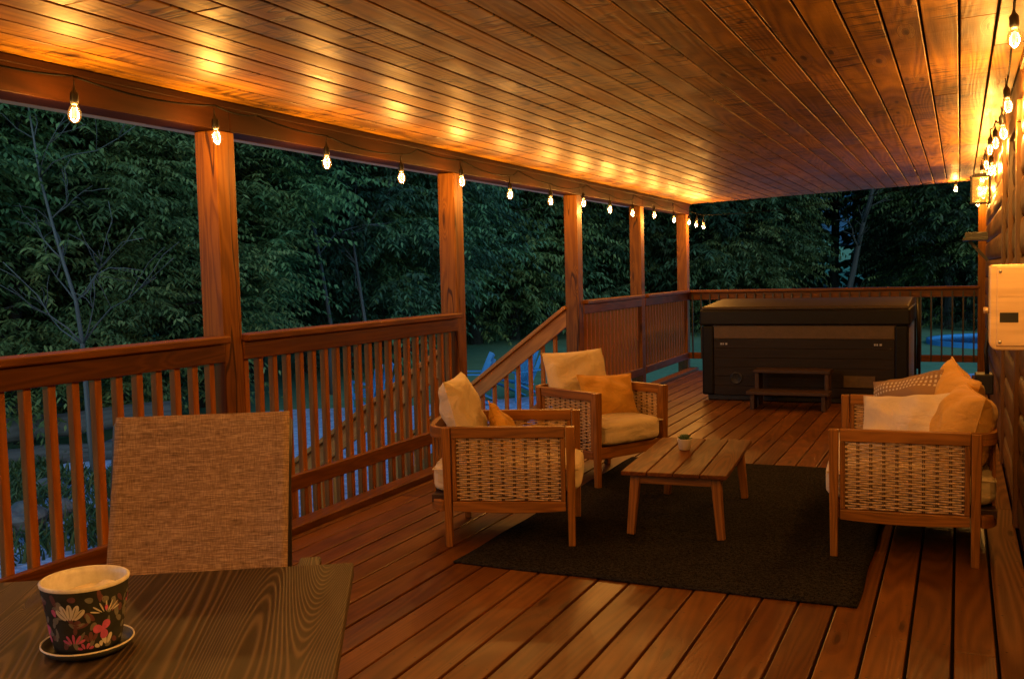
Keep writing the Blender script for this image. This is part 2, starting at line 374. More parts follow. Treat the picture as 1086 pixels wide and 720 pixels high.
# ground
m = NT('lawn'); tc = m.new('ShaderNodeTexCoord').outputs['Object']
n = m.noise(tc, .35, 6, .65); n2 = m.noise(tc, 9, 5, .7)
c = m.ramp(m.math('ADD', m.math('MULTIPLY', n, .55), m.math('MULTIPLY', n2, .45)), [(.3, (.08,.16,.08)), (.55, (.14,.25,.13)), (.75, (.20,.31,.17))])
m.principled(c, .95, m.bump(n2, .6, .05), .15); M['lawn'] = m.mat
m = NT('gravel'); tc = m.new('ShaderNodeTexCoord').outputs['Object']
vo = m.new('ShaderNodeTexVoronoi'); m.link(tc, vo.inputs['Vector']); vo.inputs['Scale'].default_value = 14
sc = m.new('ShaderNodeSeparateColor'); m.link(vo.outputs['Color'], sc.inputs[0])
n = m.noise(tc, .6, 5, .6)
c = m.ramp(m.math('ADD', m.math('MULTIPLY', sc.outputs[0], .5), m.math('MULTIPLY', n, .5)), [(.2, (.19,.26,.40)), (.5, (.32,.42,.60)), (.8, (.44,.55,.74))])  # dusk blue of the sky put into the stone colour
m.principled(c, .9, m.bump(vo.outputs['Distance'], .6, .03), .2); M['gravel'] = m.mat

# ------------------------------------------------------------------ camera
f, yaw, pitch, roll = 1038.07, 0.430030, -0.0663167, -0.0244873
fw = Vector((-math.sin(yaw)*math.cos(pitch), math.cos(yaw)*math.cos(pitch), math.sin(pitch)))
r0 = Vector((math.cos(yaw), math.sin(yaw), 0)); u0 = r0.cross(fw)
rt = math.cos(roll)*r0 + math.sin(roll)*u0; up = -math.sin(roll)*r0 + math.cos(roll)*u0
cam = bpy.data.cameras.new('camera'); co = bpy.data.objects.new('camera', cam); COL.objects.link(co)
co.matrix_world = Matrix(((rt.x, up.x, -fw.x, 0), (rt.y, up.y, -fw.y, 0), (rt.z, up.z, -fw.z, 1.4), (0,0,0,1)))
cam.sensor_width = 36; cam.lens = f/1086*36; cam.clip_end = 1000; cam.clip_start = .02
scene.camera = co

# ------------------------------------------------------------------ world, sun
SUN_EL, SUN_AZ = R(24.0), R(150)
w = bpy.data.worlds.new('World'); scene.world = w; w.use_nodes = True
nt = w.node_tree; bg = nt.nodes['Background']
sky = nt.nodes.new('ShaderNodeTexSky'); sky.sky_type = 'NISHITA'; sky.sun_disc = False
sky.sun_elevation = SUN_EL; sky.sun_rotation = SUN_AZ; sky.ozone_density = 6; sky.dust_density = .2; sky.air_density = 1.0
tint = nt.nodes.new('ShaderNodeMix'); tint.data_type = 'RGBA'; tint.blend_type = 'MULTIPLY'; tint.inputs[0].default_value = 1
tint.inputs[7].default_value = (.50,.92,.88,1)
nt.links.new(sky.outputs[0], tint.inputs[6]); nt.links.new(tint.outputs[2], bg.inputs[0]); bg.inputs[1].default_value = .10
sl = bpy.data.lights.new('sun', 'SUN'); sl.energy = .30; sl.angle = R(20); sl.color = (1,.9,.8)
so = bpy.data.objects.new('sun', sl); COL.objects.link(so)
# sun direction: azimuth measured like the sky texture (rotation about z from +y towards +x)
d = Vector((math.sin(SUN_AZ)*math.cos(SUN_EL), math.cos(SUN_AZ)*math.cos(SUN_EL), math.sin(SUN_EL)))
so.rotation_euler = d.to_track_quat('Z', 'Y').to_euler()

scene.view_settings.view_transform = 'Standard'; scene.view_settings.look = 'None'
scene.view_settings.exposure = 1.2; scene.view_settings.gamma = 1
scene.cycles.use_denoising = True
scene.cycles.max_bounces = 6; scene.cycles.diffuse_bounces = 2; scene.cycles.glossy_bounces = 3; scene.cycles.transparent_max_bounces = 12
scene.cycles.sample_clamp_indirect = 6; scene.cycles.caustics_reflective = False; scene.cycles.caustics_refractive = False

# ------------------------------------------------------------------ ground
GZ = -1.4
mb = MB()
xs = np.linspace(-160, 160, 81); ys = np.linspace(-60, 200, 66)
vs = []
for y in ys:
    for x in xs:
        dd = math.hypot(x, y); az = math.atan2(-x, y)
        h = 0
        if dd > 46: h = (dd-46)*(.10 + .10*max(0, math.sin(az*1.2)))*max(0, min(1, (az+.02)/.25)) 
        vs.append((x, y, GZ + min(h, 22)))
nx = len(xs)
mb.raw(vs, [(j*nx+i, j*nx+i+1, (j+1)*nx+i+1, (j+1)*nx+i) for j in range(len(ys)-1) for i in range(nx-1)], smooth=True)
tag(mb.build('ground', M['lawn']), kind='structure')
mb = MB()
pts = [(-3, 2), (-8.0, 5.2), (-11.5, 9.4), (-14.2, 13.0), (-14.8, 15.4), (-13.0, 17.4), (-10.5, 18.4), (-8, 21.5), (-4, 25.5), (0, 27.5), (5, 28), (7, 20), (6, 2)]
def smooth_poly(p, n=3):
    for _ in range(n):
        q = []
        for i in range(len(p)):
            a = p[i]; b = p[(i+1) % len(p)]
            q += [(a[0]*.75+b[0]*.25, a[1]*.75+b[1]*.25), (a[0]*.25+b[0]*.75, a[1]*.25+b[1]*.75)]
        p = q
    return p
pp = smooth_poly(pts)
pp = [(x+random.uniform(-.12,.12), y+random.uniform(-.12,.12)) for x, y in pp]
mb.raw([(x, y, GZ+.006) for x, y in pp], [tuple(range(len(pp)-1, -1, -1))])
tag(mb.build('gravel_yard', M['gravel']), kind='structure')

# ------------------------------------------------------------------ deck floor and ceiling
PIT = .148; GAP = .0115
Y0, Y1 = -3.2, 13.52
mb = MB()
k = 0
x = .272+PIT
while x > -3.30:
    x0 = max(x - PIT + GAP, -3.318); xe = min(x, .3115)
    y = Y0 - random.uniform(0, 3)
    while y < Y1:
        L = random.choice((3.66, 4.88, 4.88, 6.1)); e = min(y+L, Y1)
        if e > Y0:
            s = max(y, Y0)
            mb.box((x0, s+.002, -.028), (xe, e-.002, 0+random.uniform(-.0012,.0012)), grain=1, mi=(1 if xe > .2 else 0))
        y += L
    x -= PIT
mb.box((-3.455, Y0, -.03), (-3.326, Y1, .038), grain=1)            # raised border board along the rail
M['deckworn'] = wood('worn deck', (.07,.028,.008), (.19,.085,.028), rough=.7, rings=34, contrast=.75, cross=3.0, along=.20, det=1.5, knots=.4, sat_var=.3, bump=.45, spec=.05, screws=True)
deck = mb.build('deck_floor', [M['deck'], M['deckworn']], bevel=.004); tag(deck, kind='structure')
mb = MB(); mb.box((-3.45, Y0, -.30), (.27, Y1-.01, -.05)); mb.box((-3.47, Y0, -.32), (-3.452, Y1, -.031))
tag(mb.build('deck_framing', [M['gap']]), kind='structure')

CS = .0297
def cz(x): return 2.32 + (x+3.44)*CS
mb = MB(); CP = .1448; x = .275
while x > -4.2:
    x0 = x - CP + .0105
    y = -3.2 - random.uniform(0, 3)
    while y < 13.62:
        L = random.choice((2.44, 3.05, 3.66, 4.88)); e = min(y+L, 13.62); s = max(y, -3.2)
        if e > s+.05:
            dz = random.uniform(-.001, .001)
            c = []
            for i in range(8):
                X = x if i & 1 else x0; Y = (e-.0015) if i & 2 else (s+.0015); Z = cz(X) + (.018 if i & 4 else 0) + dz
                c.append((X, Y, Z))
            mb.hexa(c, grain=1)
        y += L
    x -= CP
cl = mb.build('porch_ceiling', M['ceiling'], bevel=.0035); tag(cl, kind='structure')
mb = MB()
c = []
for i in range(8):
    X = .6 if i & 1 else -4.28; Y = 13.66 if i & 2 else -3.25; Z = cz(X) + (.16 if i & 4 else .022)
    c.append((X, Y, Z))
mb.hexa(c)
tag(mb.build('porch_roof', M['gap']), kind='structure')
mb = MB(); mb.box((-4.40, -3.2, 2.322), (-4.285, 13.6, 2.43)); gt = mb.build('roof_gutter', M['gutter'], bevel=.012); tag(gt, 'pale gutter along the porch eave, a thin line just under the beam', 'gutter')

# ------------------------------------------------------------------ posts, beam
PX0, PX1 = -3.582, -3.442
posts = [(1.45, None), (4.025, 'first thick square cedar post from the left, behind the dining chair'), (6.60, 'cedar post where the railing ends at the stair opening, behind the nearer armchair'),
         (9.18, 'cedar post at the far side of the stair opening where the sloping handrail starts'), (11.30, 'cedar post between the two far railing sections left of the hot tub'),
         (13.44, 'cedar corner post at the far left end of the deck')]
for i, (y, lab) in enumerate(posts):
    mb = MB()
    if lab is None: lab = 'cedar post beside the dining table, just outside the view'
    mb.box((PX0, y-.07, -.25), (PX1, y+.07, 2.168))
    o = mb.build('porch_post', M['cedar'], bevel=.006)
    tag(o, lab, 'post', 'posts holding up the porch roof')
    # drying check: a thin dark slit
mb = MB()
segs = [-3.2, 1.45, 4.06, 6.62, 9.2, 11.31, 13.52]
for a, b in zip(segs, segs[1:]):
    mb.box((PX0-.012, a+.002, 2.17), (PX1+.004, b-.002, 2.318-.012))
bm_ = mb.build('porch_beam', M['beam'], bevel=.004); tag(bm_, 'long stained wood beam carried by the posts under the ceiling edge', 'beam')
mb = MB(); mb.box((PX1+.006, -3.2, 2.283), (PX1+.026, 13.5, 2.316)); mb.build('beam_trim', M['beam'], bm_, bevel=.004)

# ------------------------------------------------------------------ railings
BAL = .038
def baluster_mesh(h, name='baluster', thin=False):
    mb = MB(); q = .010 if thin else BAL/2; mb.box((-q, -q, 0), (q, q, h))
    if thin: return mb.build(name, M['blackmetal'], bevel=.002)
    return mb.build(name, M['baluster'], bevel=.004)
def railing(a, b, low, label, spacing=.121, skirt=False, thin=False):
    """straight run along local y from a to b at local x 0, inner side +x"""
    t = empty('deck_railing', (0,0,0), 0, label, 'railing', 'wooden railing sections round the deck')
    mb = MB(); mb.box((-.075, a, 1.083), (.062, b, 1.12)); mb.build('handrail', M['rail'], t, bevel=.007)
    mb = MB(); mb.box((-.019, a+.001, .985), (.019, b-.001, 1.0815)); mb.build('upper_rail', M['rail'], t, bevel=.005)
    mb = MB(); mb.box((-.019, a+.001, low), (.019, b-.001, low+.088)); mb.build('bottom_rail', M['rail'], t, bevel=.005)
    n = max(1, round((b-a)/spacing)); first = None
    z0 = -.10 if skirt else low+.004
    for i in range(n):
        y = a + (i+.5)*(b-a)/n
        if first is None:
            first = baluster_mesh(1.06-z0, thin=thin); first.parent = t; o = first
        else:
            o = first.copy(); COL.objects.link(o); o.parent = t
        o.location = (-.040, y, z0); o.rotation_euler = (0, 0, random.uniform(-.02,.02))
    return t
RX = -3.455
for (a, b, low, lab, sk) in [(1.523, 3.953, .155, 'stained railing section with square balusters behind the dining chair, left of the first post', False),
                         (4.097, 6.528, .20, 'railing section between the first two posts, its balusters reaching below the bottom rail', True),
                         (9.252, 11.228, .165, 'railing section just beyond the stair opening, behind the far armchair', False),
                         (11.372, 13.368, .165, 'railing section ending at the far left corner post beside the hot tub', False)]:
    t = railing(a, b, low, lab, skirt=sk); t.location = (RX, 0, 0)
t = railing(-.225, -3.44+.0, .165, '', spacing=.121) if False else None
t = empty('deck_railing', (0,0,0))
bpy.data.objects.remove(t)
t = railing(.0, 3.66, .165, 'far railing with thin dark balusters across the end of the deck behind the hot tub', thin=True)
t.location = (.22, 13.45, 0); t.rotation_euler = (0, 0, R(90))

# ------------------------------------------------------------------ stairs
st = empty('staircase', (-3.47, 7.89, 0), 0, 'wooden stairs going down from the deck opening to the gravel', 'stairs')
for s in (-1, 1):
    mb = MB(); y = s*1.02
    mb.bar((.0, y, -.16), (-1.98, y, -1.40), .04, .26, up=(0,1,0)); mb.build('stringer', M['stair'], st, bevel=.004)
for i in range(7):
    mb = MB(); z = -.18*(i+1)+.0; mb.box((-.28*(i+1)-.02, -1.0, z-.038), (-.28*i-.0, 1.0, z)); mb.build('tread', M['stair'], st, bevel=.005)
def stair_rail(y, label, top, slope):
    t = empty('stair_railing', (-3.59, y, 0), 0, label, 'railing', 'sloping railings beside the deck stairs')
    n = 13; L = 1.95
    dirv = Vector((-1, 0, -slope)).normalized()
    e = Vector((-L, 0, top-slope*L)); s0 = Vector((0, 0, top))
    nrm = Vector((-slope, 0, 1)).normalized()
    mb = MB(); mb.bar(s0 - nrm*.018, e - nrm*.018, .135, .036, up=(0,0,1)); mb.build('handrail', M['stair'], t, bevel=.006)
    mb = MB(); mb.bar(s0 - nrm*.106, e - nrm*.106, .038, .138, up=(0,0,1)); mb.build('upper_rail', M['stair'], t, bevel=.005)
    a0 = Vector((0,0,top-.80)); e0 = Vector((-L,0,top-.80-slope*L))
    mb = MB(); mb.bar(a0, e0, .038, .088, up=(0,0,1)); mb.build('bottom_rail', M['stair'], t, bevel=.005)
    first = None
    for i in range(1, n+1):
        x = -L*i/(n+1)
        if first is None:
            mb = MB(); mb.box((-BAL/2, -BAL/2, 0), (BAL/2, BAL/2, .70)); first = mb.build('baluster', M['baluster'], t, bevel=.004); o = first
        else: o = first.copy(); COL.objects.link(o)
        o.location = (x, .0395, top-slope*(-x)-.80)
    mb = MB(); mb.box((-L-.09, -.045, GZ), (-L, .045, top-slope*L+.08)); mb.build('newel', M['stair'], t, bevel=.005)
stair_rail(9.14, 'sloping stair railing on the far side of the steps, seen past the nearer armchair', 1.075, .745)
stair_rail(6.64, 'sloping stair railing on the near side of the steps, glimpsed between balusters', .88, .665)

# ------------------------------------------------------------------ log house wall
WX = .279
lw_ = empty('log_wall', (WX, 0, 0), 0, 'honey coloured log siding wall along the right side of the deck', 'house wall')
mb = MB()
H = .205; z = 0
for i in range(12):
    y = -3.2
    while y < 13.4:
        L = random.uniform(3.5, 6); e = min(y+L, 13.4)
        prof = [(-.012, .003), (-.024, .012), (-.030, .045), (-.032, .1), (-.030, .16), (-.024, .192), (-.012, .202)]
        vs = []; gs = []; o = random.uniform(0, 60); n = max(2, int((e-y)/.5))
        for j in range(n+1):
            Y = y+.0015 + (e-y-.003)*j/n
            for (px, pz) in prof: vs.append((px+.032, Y, z+pz)); gs.append((Y+o, pz+o*.37, px))
        m_ = len(prof)
        mb.raw(vs, [(j*m_+q, (j+1)*m_+q, (j+1)*m_+q+1, j*m_+q+1) for j in range(n) for q in range(m_-1)], gs, smooth=True)
        y += L
    z += H
mb.box((.0335, -3.2, -.3), (.2, 13.4, 2.46), mi=1)
mb.box((-3.9, -3.36, -.2), (.2, -3.22, 2.46), mi=0)  # added end wall out of view, keeps sky fill off the porch
mb.build('log_courses', [M['log'], M['gap']], lw_)
for (a, b, z0, z1, nm) in [(5.72, 5.84, 0, 2.12, 'door_trim'), (7.55, 7.70, 0, 2.36, 'corner_board'), (6.60, 6.70, .95, 2.12, 'window_trim'), (5.70, 6.70, 2.122, 2.23, 'head_trim')]:
    mb = MB(); mb.box((-.018, a, z0), (.06, b, z1)); mb.build(nm, M['log'], lw_, bevel=.004)
mb = MB(); mb.box((-.012, -3.2, 2.36), (.06, 5.6, 2.40)); mb.build('frieze_board', M['log'], lw_, bevel=.004)
o = MB(); o.box((.20, 13.38, -.2), (.34, 13.52, 2.28)); cp = o.build('porch_post', M['cedar'], bevel=.006)
tag(cp, 'cedar post at the house corner where the far railing meets the wall', 'post', 'posts holding up the porch roof')
o = MB(); o.box((.02, 10.6, 1.62), (WX-.034, 11.0, 1.65)); o.box((.02+.02, 10.64, 1.652), (WX-.036, 10.67, 1.70)) 
sh = o.build('wall_shelf', M['black'], bevel=.003); tag(sh, 'small dark wooden shelf on the log wall beyond the light cluster', 'shelf')
o = MB(); o.bar((.05+.03, 10.8, 1.618), (WX-.03, 10.8, 1.42), .03, .03); o.build('bracket', M['black'], sh)

# lit lantern high on the wall near the far end
ln_ = empty('wall_lantern', (.165, 10.1, 1.945), 0, 'black framed wall lantern glowing amber high on the far log wall', 'lantern')
mb = MB()
for sx_ in (-1, 1):
    for sy_ in (-1, 1): mb.box((sx_*.075-.007, sy_*.075-.007, .012), (sx_*.075+.007, sy_*.075+.007, .238))
mb.box((-.085,-.085,0), (.085,.085,.0115)); mb.box((-.09,-.09,.2385), (.09,.09,.252)); mb.box((-.05,-.05,.2525), (.05,.05,.275)); mb.box((.0855, -.03, .06), (WX-.033-.165, .03, .20))
mb.build('frame', M['black'], ln_, bevel=.002)
mb = MB()
for s in (-1, 1): mb.box((s*.072-.0015, -.067, .013), (s*.072+.0015, .067, .237)); mb.box((-.067, s*.072-.0015, .013), (.067, s*.072+.0015, .237))
mb.build('glass', M['glass'], ln_)
mb = MB(); mb.lathe([(.001,.06),(.016,.066),(.022,.09),(.018,.13),(.008,.15),(.0005,.152)], 12); mb.build('flame_bulb', M['filament'], ln_)
ll_ = bpy.data.lights.new('lantern_lamp', 'POINT'); ll_.energy = 1.5; ll_.color = (1,.50,.12); ll_.shadow_soft_size = .025
lo_ = bpy.data.objects.new('lantern_lamp', ll_); COL.objects.link(lo_); lo_.parent = ln_; lo_.location = (0,0,.105); lo_.visible_camera = False
# metal box on the wall, close to the camera
bx = empty('wall_box', (WX-.002, 3.02, 1.157), 0, 'warm brushed metal box with a dark latch slot, fixed on the right wall', 'wall box')
mb = MB()
W_, D_, H_ = .203, .10, .237
prof = []
for (cx, cy, a0) in ((-W_+.022, .022, 180), (-W_+.022, H_-.006, 90)):
    r = .022 if a0 == 180 else .006
    for k in range(6):
        a = R(a0 + (90*k/5 if a0 == 180 else 90*(1-k/5)-0))
        prof.append((cx + r*math.cos(a), cy + r*math.sin(a)))
prof = [(-W_+.022 + .022*math.cos(R(180+90*k/5)), .022 + .022*math.sin(R(180+90*k/5))) for k in range(6)] + [(0,0), (0,H_)] + [(-W_+.008 + .008*math.cos(R(90+90*k/4)), H_-.008 + .008*math.sin(R(90+90*k/4))) for k in range(5)]
n = len(prof)
vs = [(p[0], 0, p[1]) for p in prof] + [(p[0], D_, p[1]) for p in prof]
mb.raw(vs, [tuple(range(n))] + [tuple(range(2*n-1, n-1, -1))] + [(k, n+k, n+(k+1)%n, (k+1)%n) for k in range(n)])
mb.build('housing', M['brushed'], bx, bevel=.004)
mb = MB(); mb.box((-W_+.018, -.004, .012), (-.0, -.0005, H_-.006)); mb.build('door', M['brushed'], bx, bevel=.002)
mb = MB(); mb.box((-W_+.026, -.0062, .078), (-W_+.072, -.0045, .105)); mb.build('latch_slot', M['black'], bx, bevel=.001)
mb = MB()
for (sx_, sz_) in ((-.176, .024), (-.176, .218), (-.016, .024), (-.016, .218)): mb.tube([(sx_, -.0035, sz_), (sx_, -.0065, sz_)], .0042, 10)
mb.build('screws', M['chrome'], bx)
mb = MB(); mb.box((-.181, -.0055, .150), (-.006, -.0042, .1525)); mb.build('seam_strip', M['brushed'], bx)
mb = MB(); mb.tube([(-W_-.014, .03, .11), (-W_+.002, .03, .11)], .009, 12); mb.build('knob', M['brushed'], bx)
# black junction box and cable by the far wall
o = MB(); o.box((.11, 8.55, .36), (WX-.034, 8.75, .52)); jb = o.build('junction_box', M['black'], bevel=.01); tag(jb, 'small black junction box on the wall behind the loveseat', 'junction box')
mb = MB(); mb.tube([(.20, 8.65, .52), (.19, 8.66, .7), (.215, 8.68, .9), (.222, 8.72, 1.2)], .016, 8); mb.build('conduit', M['black'], jb)

# ------------------------------------------------------------------ furniture
def weave(mb, w, h, rows, stakes, amp=.006, rowh=None):
    """woven rattan in the local x-z plane, x 0..w, z 0..h"""
    rowh = h/rows; sp = w/stakes
    for i in range(stakes+1):
        x = min(max(i*sp, .004), w-.004)
        for dx in (-.004, .004):
            mb.tube([(x+dx, 0, 0), (x+dx, 0, h)], .0032, 5, mi=1)
    for r_ in range(rows):
        ph = r_ % 2; z = (r_+.5)*rowh; pts = []
        N = stakes*6
        for k in range(N+1):
            x = w*k/N
            s = math.sin(math.pi*(x/sp) + math.pi*ph + math.pi/2)
            pts.append((x, amp*s, z + random.uniform(-.0006,.0006) + .0016*math.sin(x*22+r_)))
        rh = rowh*.5*random.uniform(1.2,1.5)
        mb.sweep(pts, [(-.0022,-rh*.55),(.0022,-rh*.55),(.003,0),(.0022,rh*.55),(-.0022,rh*.55),(-.003,0)], smooth=True, mi=0, caps=False)

def cushion(mb, c, sx, sy, sz, M4=None, bulge=.03, n=12, p=4.0):
    """soft box with rounded edges"""
    vs = []; fs = []
    # superellipsoid-like box on a cube grid
    def P(u, v, ax, sg):
        q = [0,0,0]; o = [i for i in range(3) if i != ax]; q[ax] = sg; q[o[0]] = u; q[o[1]] = v
        l = (abs(q[0])**p+abs(q[1])**p+abs(q[2])**p)**(1/p)
        q = [a/l for a in q]
        bx_ = 1 + bulge*0
        x, y, z = q[0]*sx/2, q[1]*sy/2, q[2]*sz/2
        z *= 1 + bulge/sz*2*(1-min(1,(q[0]**2)))*(1-min(1,q[1]**2))
        return Vector((x, y, z))
    for ax in range(3):
        for sg in (-1, 1):
            o = len(vs)
            for i in range(n+1):
                for j in range(n+1):
                    pt = P(-1+2*i/n, -1+2*j/n, ax, sg)
                    if M4 is not None: pt = M4 @ pt
                    vs.append(pt + Vector(c))
            for i in range(n):
                for j in range(n):
                    q = (o+i*(n+1)+j, o+(i+1)*(n+1)+j, o+(i+1)*(n+1)+j+1, o+i*(n+1)+j+1)
                    flip = (sg > 0) ^ (ax == 1)
                    fs.append(q if flip else q[::-1])
    mb.raw(vs, fs, smooth=True)

def pillow(name, mat, M4, w, h, t, label, group=None, cat='pillow', pinch=.09, sag=.0, seed=0, corner_drop=0):
    """puffed throw pillow; local x = width, z = height, y = thickness"""
    rr = np.random.default_rng(seed); n = 26
    mb = MB(); k1, k2, k3 = rr.uniform(0, 6, 3)
    for sg in (-1, 1):
        vs = []; gs = []
        for i in range(n+1):
            for j in range(n+1):
                u = -1+2*i/n; v = -1+2*j/n
                e = max(0, (1-u**2)*(1-v**2))**.42
                x = w/2*u*(1-pinch*(1-v*v)); z = h/2*v*(1-pinch*(1-u*u))
                wr = .018*math.sin(5*u+k1+3*v)*math.sin(4*v+k2-2*u)*e + .010*math.sin(11*u*v+k3)*e
                y = sg*(t/2*e) + wr
                z -= sag*(1-abs(v))*e*.0
                if v > 0: z -= corner_drop*v*max(0, 1-abs(u)*1.15)
                vs.append((x, y, z)); gs.append((u, v, sg))
        fs = [(i*(n+1)+j, (i+1)*(n+1)+j, (i+1)*(n+1)+j+1, i*(n+1)+j+1) for i in range(n) for j in range(n)]
        if sg > 0: fs = [q[::-1] for q in fs]
        mb.raw(vs, fs, gs, smooth=True)
    o = mb.build(name, mat); o.matrix_world = M4
    # seam piping round the edge
    pts = []
    for a, b, fix, s in ((-1,1,-1,0), (-1,1,1,1), (1,-1,1,0), (1,-1,-1,1)):
        for k in range(14):
            q = a+(b-a)*k/14; u, v = (q, fix) if s == 0 else (fix, q)
            zz = h/2*v*(1-pinch*(1-u*u)) - (corner_drop*v*max(0, 1-abs(u)*1.15) if v > 0 else 0)
            pts.append((w/2*u*(1-pinch*(1-v*v)), 0, zz))
    mb = MB(); mb.sweep(pts, [(.004*math.cos(2*math.pi*q/6), .004*math.sin(2*math.pi*q/6)) for q in range(6)], up=(0,1,0), smooth=True, closed=True)
    mb.build('piping', mat, o)
    tag(o, label, cat, group); return o

def place(loc, facing, tilt=0, roll=0, rx=0):
    """matrix: local -y faces 'facing' (deg, world), leaned back by tilt"""
    return Matrix.Translation(loc) @ Matrix.Rotation(R(facing+90), 4, 'Z') @ Matrix.Rotation(R(-tilt), 4, 'X') @ Matrix.Rotation(R(roll), 4, 'Y')

AH = .625
def seat_unit(name, loc, ang, W, D, label, cat, group, nback, nseat, backs=True, out=.07):
    """rattan-sided lounge chair facing local +x; W between outer arm faces; D front face to rear leg"""
    t = empty(name, loc, R(ang), label, cat, group)
    for s in (-1, 1):
        yo = s*(W/2-.024)
        mb = MB(); mb.bar((D/2-.030, yo, 0), (D/2-.030, yo, AH-.002), .034, .036, .046, .056, up=(0,1,0)); mb.build('leg', M['teak'], t, bevel=.004)
        mb = MB(); mb.bar((-D/2+.034, yo, 0), (-D/2+.030, yo, AH-.002), .036, .036, .046, .054, up=(0,1,0)); mb.build('leg', M['teak'], t, bevel=.004)
        fr = MB()
        x0, x1 = -D/2+.056, D/2-.057
        fr.box((x0+.001, yo-.02, AH-.058), (x1-.001, yo+.02, AH))            # arm
        # lower rail, gently arched underneath
        N = 10; vs = []
        for k in range(N+1):
            x = x0+.001+(x1-x0-.002)*k/N; a = 1-(2*k/N-1)**2
            for (dy, z) in ((-.017, .178-.012*(1-a)*0+.000+.012*(1-a)), (.017, .178+.012*(1-a)), (.017, .238), (-.017, .238)):
                vs.append((x, yo+dy, z-.0))
        gs = [(v[0], v[1], v[2]) for v in vs]
        fr.raw(vs, [(k*4+q, k*4+(q+1)%4, (k+1)*4+(q+1)%4, (k+1)*4+q) for k in range(N) for q in range(4)] + [(3,2,1,0), (N*4,N*4+1,N*4+2,N*4+3)], gs)
        fr.box((x0+.001, yo-.012, .239), (x0+.024, yo+.012, AH-.059)); fr.box((x1-.024, yo-.012, .239), (x1-.001, yo+.012, AH-.059))
        arm = fr.build('arm', M['teak'], t, bevel=.004)
        wv = MB(); weave(wv, x1-x0-.05, AH-.059-.24, 30, 9, amp=.005)
        o = wv.build('rattan_panel', [M['rattan'], M['rattan_dark']], arm); o.location = (x0+.025, yo, .2395)
    # back rails curve round the corners behind the rear legs
    def path(z, out=out, inset=0):
        xr = -D/2+.012; w2 = W/2-.024-inset; pts = []
        for k in range(9):
            a = R(90*k/8); pts.append((xr - out*math.sin(a), w2 - .115*(1-math.cos(a)), z))
        q = [(p[0], -p[1], p[2]) for p in pts[::-1]]
        mid = [(xr-out-.012*math.sin(math.pi*k/6), (w2-.115)*(1-2*k/6), z) for k in range(1, 6)]
        return pts + mid + q
    prof = [(-.015,-.029),(.015,-.029),(.015,.029),(-.015,.029)]
    mb = MB(); mb.sweep(path(AH-.029), prof); mb.build('back_rail', M['teak'], t, bevel=.004)
    mb = MB(); mb.sweep(path(.215), prof); mb.build('lower_back_rail', M['teak'], t, bevel=.004)
    n = 5 if nback == 1 else 10
    pa = path(.243)
    for k in range(n):
        y = (W/2-.15)*(-1+2*k/(n-1)); mb = MB(); mb.box((-D/2+.010-out-.007, y-.014, .245), (-D/2+.010-out+.007, y+.014, AH-.060)); mb.build('back_slat', M['teak'], t, bevel=.003)
    mb = MB(); mb.box((-D/2-.06, -W/2+.05, .225), (D/2-.064, W/2-.05, .268)); mb.build('seat_frame', M['stepwood'], t, bevel=.004)
    mb = MB(); mb.box((D/2-.055, -W/2+.053, .185), (D/2-.028, W/2-.053, .262)); mb.build('front_rail', M['teak'], t, bevel=.004)
    for k in range(nseat):
        ww = (W-.106)/nseat; yc = -W/2+.053+ww*(k+.5)
        mb = MB(); cushion(mb, (-.025, yc, .345), D+.085, ww-.006, .155, bulge=.018, p=7); c = mb.build('seat_cushion', M['beige'], t)
        mb = MB(); hx, hy = (D+.085)/2-.012, (ww-.006)/2-.010
        for zz in (.395,):
            mb.sweep([(hx-.025, yc-hy, zz), (hx-.025, yc+hy, zz), (-.025-hx, yc+hy, zz), (-.025-hx, yc-hy, zz)], [(.004*math.cos(2*math.pi*q/6), .004*math.sin(2*math.pi*q/6)) for q in range(6)], closed=True, smooth=True)
        mb.build('piping', M['beige'], c)
    if backs:
        for k in range(nback):
            ww = (W-.10)/nback; yc = -W/2+.05+ww*(k+.5)
            mb = MB(); n_ = 20
            for sg in (-1, 1):
                vs = []
                for i in range(n_+1):
                    for j in range(n_+1):
                        u = -1+2*i/n_; v = -1+2*j/n_
                        e = max(0, (1-abs(u)**3)*(1-abs(v)**3))**.45
                        y = ww/2*u*(1-.05*(1-v*v)); z = .225*v*(1-.05*(1-u*u)); x = sg*.085*e + .010*math.sin(5*u+2*v+k)*e + .008*math.sin(9*v-4*u)*e
                        vs.append((x, y, z))
                fs = [(i*(n_+1)+j, (i+1)*(n_+1)+j, (i+1)*(n_+1)+j+1, i*(n_+1)+j+1) for i in range(n_) for j in range(n_)]
                mb.raw(vs, fs if sg > 0 else [q[::-1] for q in fs], smooth=True)
            c = mb.build('back_cushion', M['beige'], t); c.location = (-D/2+.075, yc, .635); c.rotation_euler = (0, R(-15), 0)
    return t

AG = 'teak and rattan lounge armchairs'
seat_unit('armchair', (-2.197, 4.793, 0), 18, .66, .70, 'rattan sided armchair nearest the stair opening, turned side-on with its woven panel to us', 'armchair', AG, 1, 1)
seat_unit('armchair', (-2.235, 6.325, 0), -28, .66, .63, 'rattan sided armchair beyond the nearer one, angled to show its seat and back cushion', 'armchair', AG, 1, 1)
seat_unit('loveseat', (-.278, 5.555, 0), 183.5, 1.38, .683, 'two-seat teak loveseat with woven rattan ends against the log wall', 'loveseat', None, 2, 2, backs=False, out=.062)

